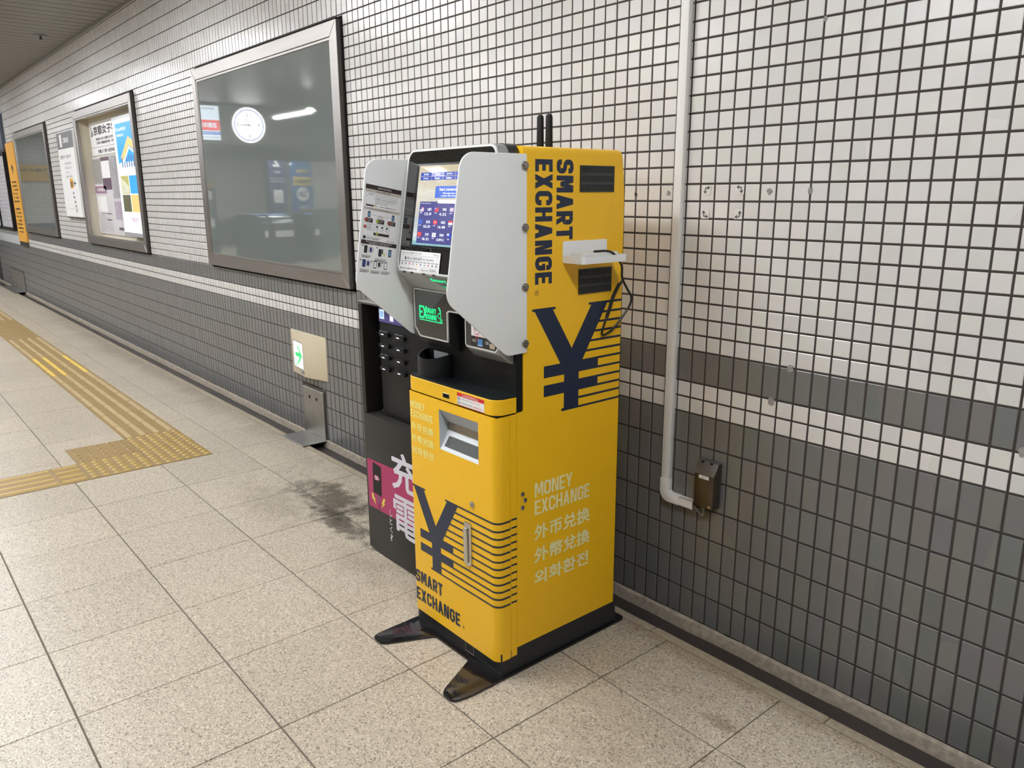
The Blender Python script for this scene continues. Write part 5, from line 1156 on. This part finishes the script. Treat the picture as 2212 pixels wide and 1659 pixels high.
# printed instruction sheet on the inner face of the left wing (the look-up code is left out)
SO = Vector((-.5503, -.8027, 1.4126)); S1 = Vector((0, .1166, -.0210)).normalized(); S2 = Vector((0, -.0392, -.2490)).normalized()
def sp2(u, v, o=0.0): return tuple(SO + S1 * u + S2 * v + Vector((o, 0, 0)))
d = MB()
def sr(u0, u1, v0, v1, m, o=.0003): d.poly([sp2(u0, v0, o), sp2(u0, v1, o), sp2(u1, v1, o), sp2(u1, v0, o)], m)
def st(s_, u, v, w_, h_, m=1, b=.02): put_text(d, s_, sp2(u, v, .0006), tuple(S1), tuple(-S2), w_, h_, b, m)
sr(0, .1185, 0, .250, 0, 0); sr(0, .1185, 0, .0125, 2); st('SMART EXCHANGE', .040, .0085, .044, .0042, 0); sr(0, .1185, .0125, .0215, 3); st('Refund 退款 환불', .036, .0195, .046, .0056)
st('SCAN', .011, .0285, .017, .0044)
for r in range(6): st(['If you need a refund, please contact us by', 'scanning the QR code or sending an email.', '如需要退款，请扫描二维码或发送邮件联系我们。', '환불이 필요하신 경우 QR코드를 스캔 하시거나', '이메일로 연락주시기 바랍니다.', ''][r] or '.', .034, .0275 + r * .0058, [.074, .074, .074, .066, .044, .002][r], .0034, 1, .01)
st('smart_ex@actpro.co.jp', .051, .0600, .054, .0056); sr(.0055, .030, .0555, .0600, 1)
for (u, v) in ((.006, .032), (.029, .032), (.006, .053), (.029, .053)): sr(u, u + .003, v, v + .0006, 1)
sr(.030, .042, .0560, .0600, 6)
sr(.0, .1185, .0632, .0700, 3); st('Refund process, 退款流程, 환불 절차', .018, .0688, .072, .0038)
sr(.002, .1155, .0705, .0710, 4); sr(.002, .0025, .0705, .142, 4); sr(.115, .1155, .0705, .142, 4); sr(.002, .1155, .1415, .142, 4)
for k, (u, v, cm) in enumerate(((.004, .093, 5), (.042, .093, 7), (.080, .093, 5))):
    sr(u + .004, u + .028, v, v + .0125, 2); d.poly([sp2(u + .005 + .0050 * math.cos(i * PI / 8), v + .006 + .0050 * math.sin(i * PI / 8), .0006) for i in range(16)][::-1], cm)
    for r in range(3): sr(u + .011, u + .025 - r * .003, v + .0025 + r * .0035, v + .0035 + r * .0035, 3, .0008)
for u in (.014, .094): sr(u, u + .009, .0745, .0910, 1); sr(u + .001, u + .008, .0775, .0890, 8, .0006)
st('SMART', .048, .086, .017, .0034); st('EXCHANGE', .046, .0905, .020, .003)
for u in (.027, .068): sr(u, u + .013, .0835, .0839, 1); sr(u + .013, u + .0145, .0828, .0846, 1)
for r in range(7): sr(.014, .034 - (r % 3) * .003, .1085 + r * .0030, .1092 + r * .0030, 1)
d.poly([sp2(.0085 + .0050 * math.cos(i * PI / 8), .1185 + .0050 * math.sin(i * PI / 8), .0006) for i in range(16)][::-1], 5)
sr(.038, .090, .1085, .1090, 1); sr(.038, .0385, .1085, .132, 1); sr(.0895, .090, .1085, .1395, 1); sr(.038, .090, .1320, .1395, 2)
for u in (.045, .062, .078): sr(u, u + .006, .1125, .1175, 1); st('Refund', u - .002, .122, .010, .0024); st('Bank', u, .1265, .007, .0022)
d.poly([sp2(.049 + .0045 * math.cos(i * PI / 8), .1345 + .0045 * math.sin(i * PI / 8), .0009) for i in range(16)][::-1], 7)
d.poly([sp2(.009 + .0048 * math.cos(i * PI / 8), .1485 + .0048 * math.sin(i * PI / 8), .0006) for i in range(16)][::-1], 1)
st('Support center (Every 24h)', .016, .1480, .046, .0032); st('+81-6-7668-6875', .016, .1530, .042, .0050); st('SMART EXCHANGE', .084, .1525, .028, .0030)
sr(0, .1185, .1560, .1675, 2); st('How to contact our customer service.', .016, .1612, .086, .0038, 0); st('联系客户服务的方法。고객서비스 이용방법 안내', .026, .1662, .066, .0036, 0)
for k, (u, v) in enumerate(((.012, .171), (.060, .176), (.093, .174), (.010, .2115), (.047, .212), (.082, .2115))):
    sr(u, u + .0105, v, v + .0215, 1); sr(u + .0012, u + .0093, v + .0025, v + .0190, [1, 1, 8, 9, 0, 0][k], .0006)
for (u, v, cm) in ((.034, .182, 9), (.029, .2215, 9), (.066, .2210, 1)):
    ringp = [sp2(u + .0085 * math.cos(i * PI / 10), v + .0085 * math.sin(i * PI / 10), .0006) for i in range(20)]
    d.tube(ringp + [ringp[0]], .0004, 4, 1); sr(u - .004, u + .004, v - .006, v + .006, cm, .0005)
sr(.071, .075, .176, .1895, 1); sr(.076, .083, .186, .197, 6)
for (u, v) in ((.006, .1975), (.050, .2035), (.004, .2390), (.040, .2395), (.074, .2385)):
    for r in range(3): sr(u, u + (.030 if r < 2 else .024) * (1.3 if u == .05 else 1), v + r * .0034, v + r * .0034 + (.0016 if r else .0009), 1)
for (u, v) in ((.006, .1715), (.054, .1735), (.004, .2135), (.040, .2145), (.076, .2145)): d.poly([sp2(u + .0021 * math.cos(i * PI / 5), v + .0021 * math.sin(i * PI / 5), .0006) for i in range(10)][::-1], 1)
d.build('instruction_sheet', [M_WHITE, M_BLK, M_BROWN, M_TAUPE, mat('print_lightgrey', (.5, .48, .45), .5), mat('print_maroon', (.40, .07, .06), .5), mat('print_sand', (.70, .62, .32), .5), mat('print_lime', (.36, .48, .06), .5), mat('print_skyblue', (.13, .27, .45), .5), mat('print_deepblue', (.03, .045, .22), .5)], wl, smooth=False, fix=False)

# ------------------------------------------------------------------ white tray with mobile charger hanging on the machine's side
t = thing('tray', (-.10, -.37, 1.19), 'small white plastic tray hung on the right side of the yellow machine', 'tray')
MB().prism(rpoly([(-.4555, 1.1965, .004), (-.4555, 1.2550, .006), (-.2815, 1.2550, .006), (-.2815, 1.1965, .004)], 4), 'x', XR, XR + .004).build('back_plate', M_WPLAS, t, bev=.0008, seg=1)
b_ = MB(); b_.prism(rpoly([(XR + .0042, -.4550, 0), (-.034, -.4550, .006), (-.0295, -.4450, .004), (-.0295, -.2825, .006), (XR + .0042, -.2825, 0)], 5), 'z', 1.1965, 1.1990); b_.build('base', M_WPLAS, t)
rim_ = rpoly([(XR + .0042, -.4550, 0), (-.034, -.4550, .006), (-.0295, -.4450, .004), (-.0295, -.2825, .004), (XR + .0042, -.2825, 0)], 5); rin = [(x + (.0022 if x < -.09 else -.0022 if x > -.032 else 0), y_) for x, y_ in rim_]
rin = inset(rim_, .0022); wl_ = MB(); n_ = len(rim_)
for i in range(n_ - 1):
    a_, b__, c_, d__ = rim_[i], rim_[i + 1], rin[i + 1], rin[i]
    z0, z1 = 1.1992, 1.2165
    wl_.add([(*a_, z0), (*b__, z0), (*c_, z0), (*d__, z0), (*a_, z1), (*b__, z1), (*c_, z1), (*d__, z1)], [(0, 3, 2, 1), (4, 5, 6, 7), (0, 1, 5, 4), (1, 2, 6, 5), (2, 3, 7, 6), (3, 0, 4, 7)])
wl_.build('lip', M_WPLAS, t)
t = thing('mobile_charger', (-.07, -.37, 1.2), 'white box charger lying in the small white tray, its black cable looping down', 'charger')
MB().box(-.0985, -.050, -.4350, -.2950, 1.1993, 1.2240).build('body', mat('charger_white', (.80, .80, .78), .3), t, bev=.003, seg=2)
MB().box(-.0515, -.0498, -.432, -.398, 1.204, 1.219).build('plug_face', M_RECL, t, bev=.0008, seg=1)
MB().box(-.060, -.051, -.386, -.350, 1.2242, 1.2300).build('plug', M_CABLE, t, bev=.002, seg=2)
cpts = [(-.0555, -.352, 1.2272), (-.050, -.325, 1.2230), (-.052, -.300, 1.2080), (-.060, -.268, 1.1800), (-.068, -.256, 1.145), (-.075, -.225, 1.110), (-.080, -.200, 1.083), (-.085, -.203, 1.055), (-.092, -.230, 1.020), (-.098, -.262, .990), (-.100, -.290, .978), (-.1015, -.300, .984), (-.100, -.292, 1.010), (-.098, -.275, 1.050), (-.096, -.262, 1.085), (-.094, -.243, 1.115), (-.092, -.222, 1.140)]
MB().tube(catm(cpts, 7), .0034, 8).build('cable', M_CABLE, t)
MB().tube(catm([(-.100, -.290, .978), (-.1025, -.262, .985), (-.098, -.235, 1.008), (-.092, -.222, 1.03)], 5), .0034, 8).build('cable', M_CABLE, t)
MB().tube(catm([(-.098, -.285, 1.030), (-.097, -.272, 1.060), (-.095, -.262, 1.090), (-.094, -.238, 1.125)], 6), .0052, 8).build('cable_sleeve', M_CABLE, t)
MB().tube([(-.058, -.315, 1.218), (-.095, -.252, 1.13)], .0004, 4).build('thread', M_TAUPE, t)

# ------------------------------------------------------------------ black power-bank rental station behind the machine
B = thing('power_bank_station', (-.88, -.37, 0), 'black power-bank rental station with a magenta charging poster, partly behind the yellow machine', 'kiosk')
bx0, bx1, byf, byb, bt = -1.130, -.640, -.529, -.180, .990
M_SH = mat('station_black', (.024, .023, .021), .45, spec=.3, bump=.05, bscale=400); M_SHD = mat('station_niche', (.006, .006, .007), .6, spec=.15)
MB().box(bx0, bx1, byf, byb, .012, .570).build('lower_cabinet', M_SH, B, bev=.002, seg=2)
for fx_ in (bx0 + .03, bx1 - .03):
    for fy_ in (byf + .04, byb - .04): MB().cyl((fx_, fy_), 'z', .014, .0002, .012, 12).build('foot', M_BLK, B)
hs = MB(); hs.box(bx0, bx0 + .026, byf, byb, .5705, bt); hs.box(bx1 - .026, bx1, byf, byb, .5705, bt); hs.box(bx0 + .026, bx1 - .026, -.215, byb, .5705, bt); hs.box(bx0, bx1, byf, byb, bt, bt + .004)
hs.build('hood', M_SH, B, bev=.0015, seg=1)
MB().box(bx0 + .027, bx1 - .027, -.219, -.216, .5705, bt - .001).build('niche_back', M_SHD, B)
MB().box(bx0 + .001, bx1 - .001, byf + .001, byb, bt + .0042, bt + .010).build('top_cover', mat('station_top', (.20, .20, .20), .4, metal=.4), B, bev=.002, seg=1)
rk = MB(); RY = -.502; rx0, rx1 = -1.026, -.672; rk.box(rx0, rx1, RY, -.22, .590, .984); rack = rk.build('rack', mat('rack_black', (.011, .011, .012), .45, spec=.25), B, bev=.003, seg=2)
MB().box(rx0 - .03, rx1, RY + .01, -.22, .5708, .5895).build('rack_base', M_SH, B, bev=.002, seg=1)
sc2 = MB(); sc2.box(rx0 + .004, rx1 - .004, RY - .003, RY, .932, .982); s_ = sc2.build('rack_screen', emi('screen_purple', (.05, .05, .16), .5), rack)
d = MB(); flat(d, -1.016, -.984, .943, .977, RY - .0036, 0); flat(d, -.945, -.922, .941, .968, RY - .0036, 1); flat(d, -1.011, -.989, .948, .972, RY - .0040, 2); d.build('screen_icon', [emi('icon_white', (.9, .95, 1), .95), emi('icon_pink', (.8, .65, 1), .9), emi('icon_blue', (.25, .45, .75), .8)], s_, smooth=False, fix=False)
slot_y = RY
def stadium(cx, cz, w2, h2, seg=6): return rpoly([(cx - w2, cz - h2, h2 * .98), (cx + w2, cz - h2, h2 * .98), (cx + w2, cz + h2, h2 * .98), (cx - w2, cz + h2, h2 * .98)], seg)
proto_s = None; proto_b = None
for r in range(8):
    for c_ in range(3):
        cx = -.984 + c_ * .1045; cz = .8905 - r * .0432
        if c_ == 2 and r > 8: continue
        if proto_s is None:
            m_ = MB(); o_ = stadium(0, 0, .040, .0135); i_ = stadium(0, 0, .0375, .0112); n_ = len(o_)
            m_.add([(x, -.0002, z_) for x, z_ in o_] + [(x, -.0022, z_) for x, z_ in stadium(0, 0, .0390, .0125)] + [(x, -.0005, z_) for x, z_ in i_], [(i + k * n_, (i + 1) % n_ + k * n_, (i + 1) % n_ + (k + 1) * n_, i + (k + 1) * n_) for k in range(2) for i in range(n_)] , 0)
            m_.add([(x, -.0004, z_) for x, z_ in i_], [tuple(range(n_))], 1)
            proto_s = m_.build('slot', [mat('slot_rim', (.05, .05, .052), .3), M_DARK], rack, loc=(cx, RY, cz))
        else: dup(proto_s, rack, Vector((cx, RY, cz)) - wloc(rack))
pb = 0
for r in range(4):
    for c_ in range(2):
        cx = -.984 + c_ * .1045; cz = .8905 - r * .0432
        col_nm = 'left' if c_ == 0 else 'right'
        lab = ['topmost', 'second', 'third', 'fourth'][r] + ' black power bank in the %s column of slots, its white light on' % col_nm
        t = thing('power_bank', (cx, RY, cz), lab, 'power bank', 'power banks in the rental station')
        m_ = MB(); m_.prism(stadium(cx + .001, cz - .001, .0335, .0088), 'y', RY - .012, RY - .0007); m_.build('body', M_BLACK, t, bev=.0025, seg=2)
        m_ = MB(); m_.box(cx - .012, cx + .004, RY - .0128, RY - .0119, cz - .0032, cz - .0008); m_.build('light', M_LEDW, t, fix=False)
        if (r, c_) in ((0, 0), (0, 1), (2, 0)):
            m_ = MB()
            for k in range(6): m_.box(cx - .026 + k * .0095, cx - .0245 + k * .0095, RY - .0100, RY - .0085, cz + .0078, cz + .0108)
            m_.build('charge_dots', M_RECL, t)
for hz in (.985 - .012, .955): MB().cyl((-1.058, hz), 'y', .0105, -.2192, -.2190, 22).build('cable_hole', M_RECL, B)
m_ = MB()
for k in range(6): m_.cyl((-1.066, .668 - k * .0085), 'y', .0022, -.2195, -.2191, 8)
for k in range(2): m_.cyl((-1.052 + k * .008, .634 + k * .0085), 'y', .0022, -.2195, -.2191, 8)
m_.build('rivet_dots', M_RECL, B)
# poster on the lower cabinet
d = MB(); y = byf - .0006
d.poly([(-1.117, y, .190), (bx1 + .003, y, .197), (bx1 + .003, y, .400), (-1.117, y, .388)], 0)
d.poly([(p[0], y - .0003, p[1]) for p in rpoly([(-1.080, .256, .008), (-1.018, .252, .008), (-1.014, .374, .008), (-1.076, .382, .008)], 4)], 1)
flat(d, -1.066, -1.034, .312, .332, y - .0006, 0); flat(d, -1.063, -1.042, .315, .329, y - .0009, 2); flat(d, -1.060, -1.050, .318, .326, y - .0011, 0); flat(d, -1.034, -1.031, .318, .326, y - .0006, 2)
d.poly([(-1.094, y - .0006, .246), (-1.082, y - .0006, .252), (-1.076, y - .0006, .232), (-1.070, y - .0006, .236), (-1.066, y - .0006, .206), (-1.084, y - .0006, .228), (-1.088, y - .0006, .224)], 3)
d.poly([(-1.004, y - .0006, .252), (-.992, y - .0006, .250), (-1.002, y - .0006, .232), (-.996, y - .0006, .230), (-1.022, y - .0006, .206), (-1.014, y - .0006, .226), (-1.020, y - .0006, .226)], 3)
flat(d, -1.046, -1.036, .222, .250, y - .0006, 4); flat(d, -1.043, -1.039, .192, .222, y - .0006, 1)
put_text(d, '充', (-.936, y - .0006, .318), Ux, Uz, .170, .150, .022, 5); put_text(d, '電', (-.934, y - .0006, .138), Ux, Uz, .175, .160, .016, 5)
for k, s__ in enumerate('しとく?'): put_text(d, s__, (-.966 + (.003 if k == 0 else 0), y - .0006, .193 - k * .0335), Ux, Uz, .018, .027, .018, 5)
d.build('poster', [mat('magenta_poster', (.42, .025, .125), .4), M_BLACK, M_WHITE, mat('bolt_yellow', (.85, .72, .08), .4), mat('plug_slate', (.14, .13, .24), .4), mat('lilac_print', (.74, .72, .82), .45)], B, smooth=False, fix=False)
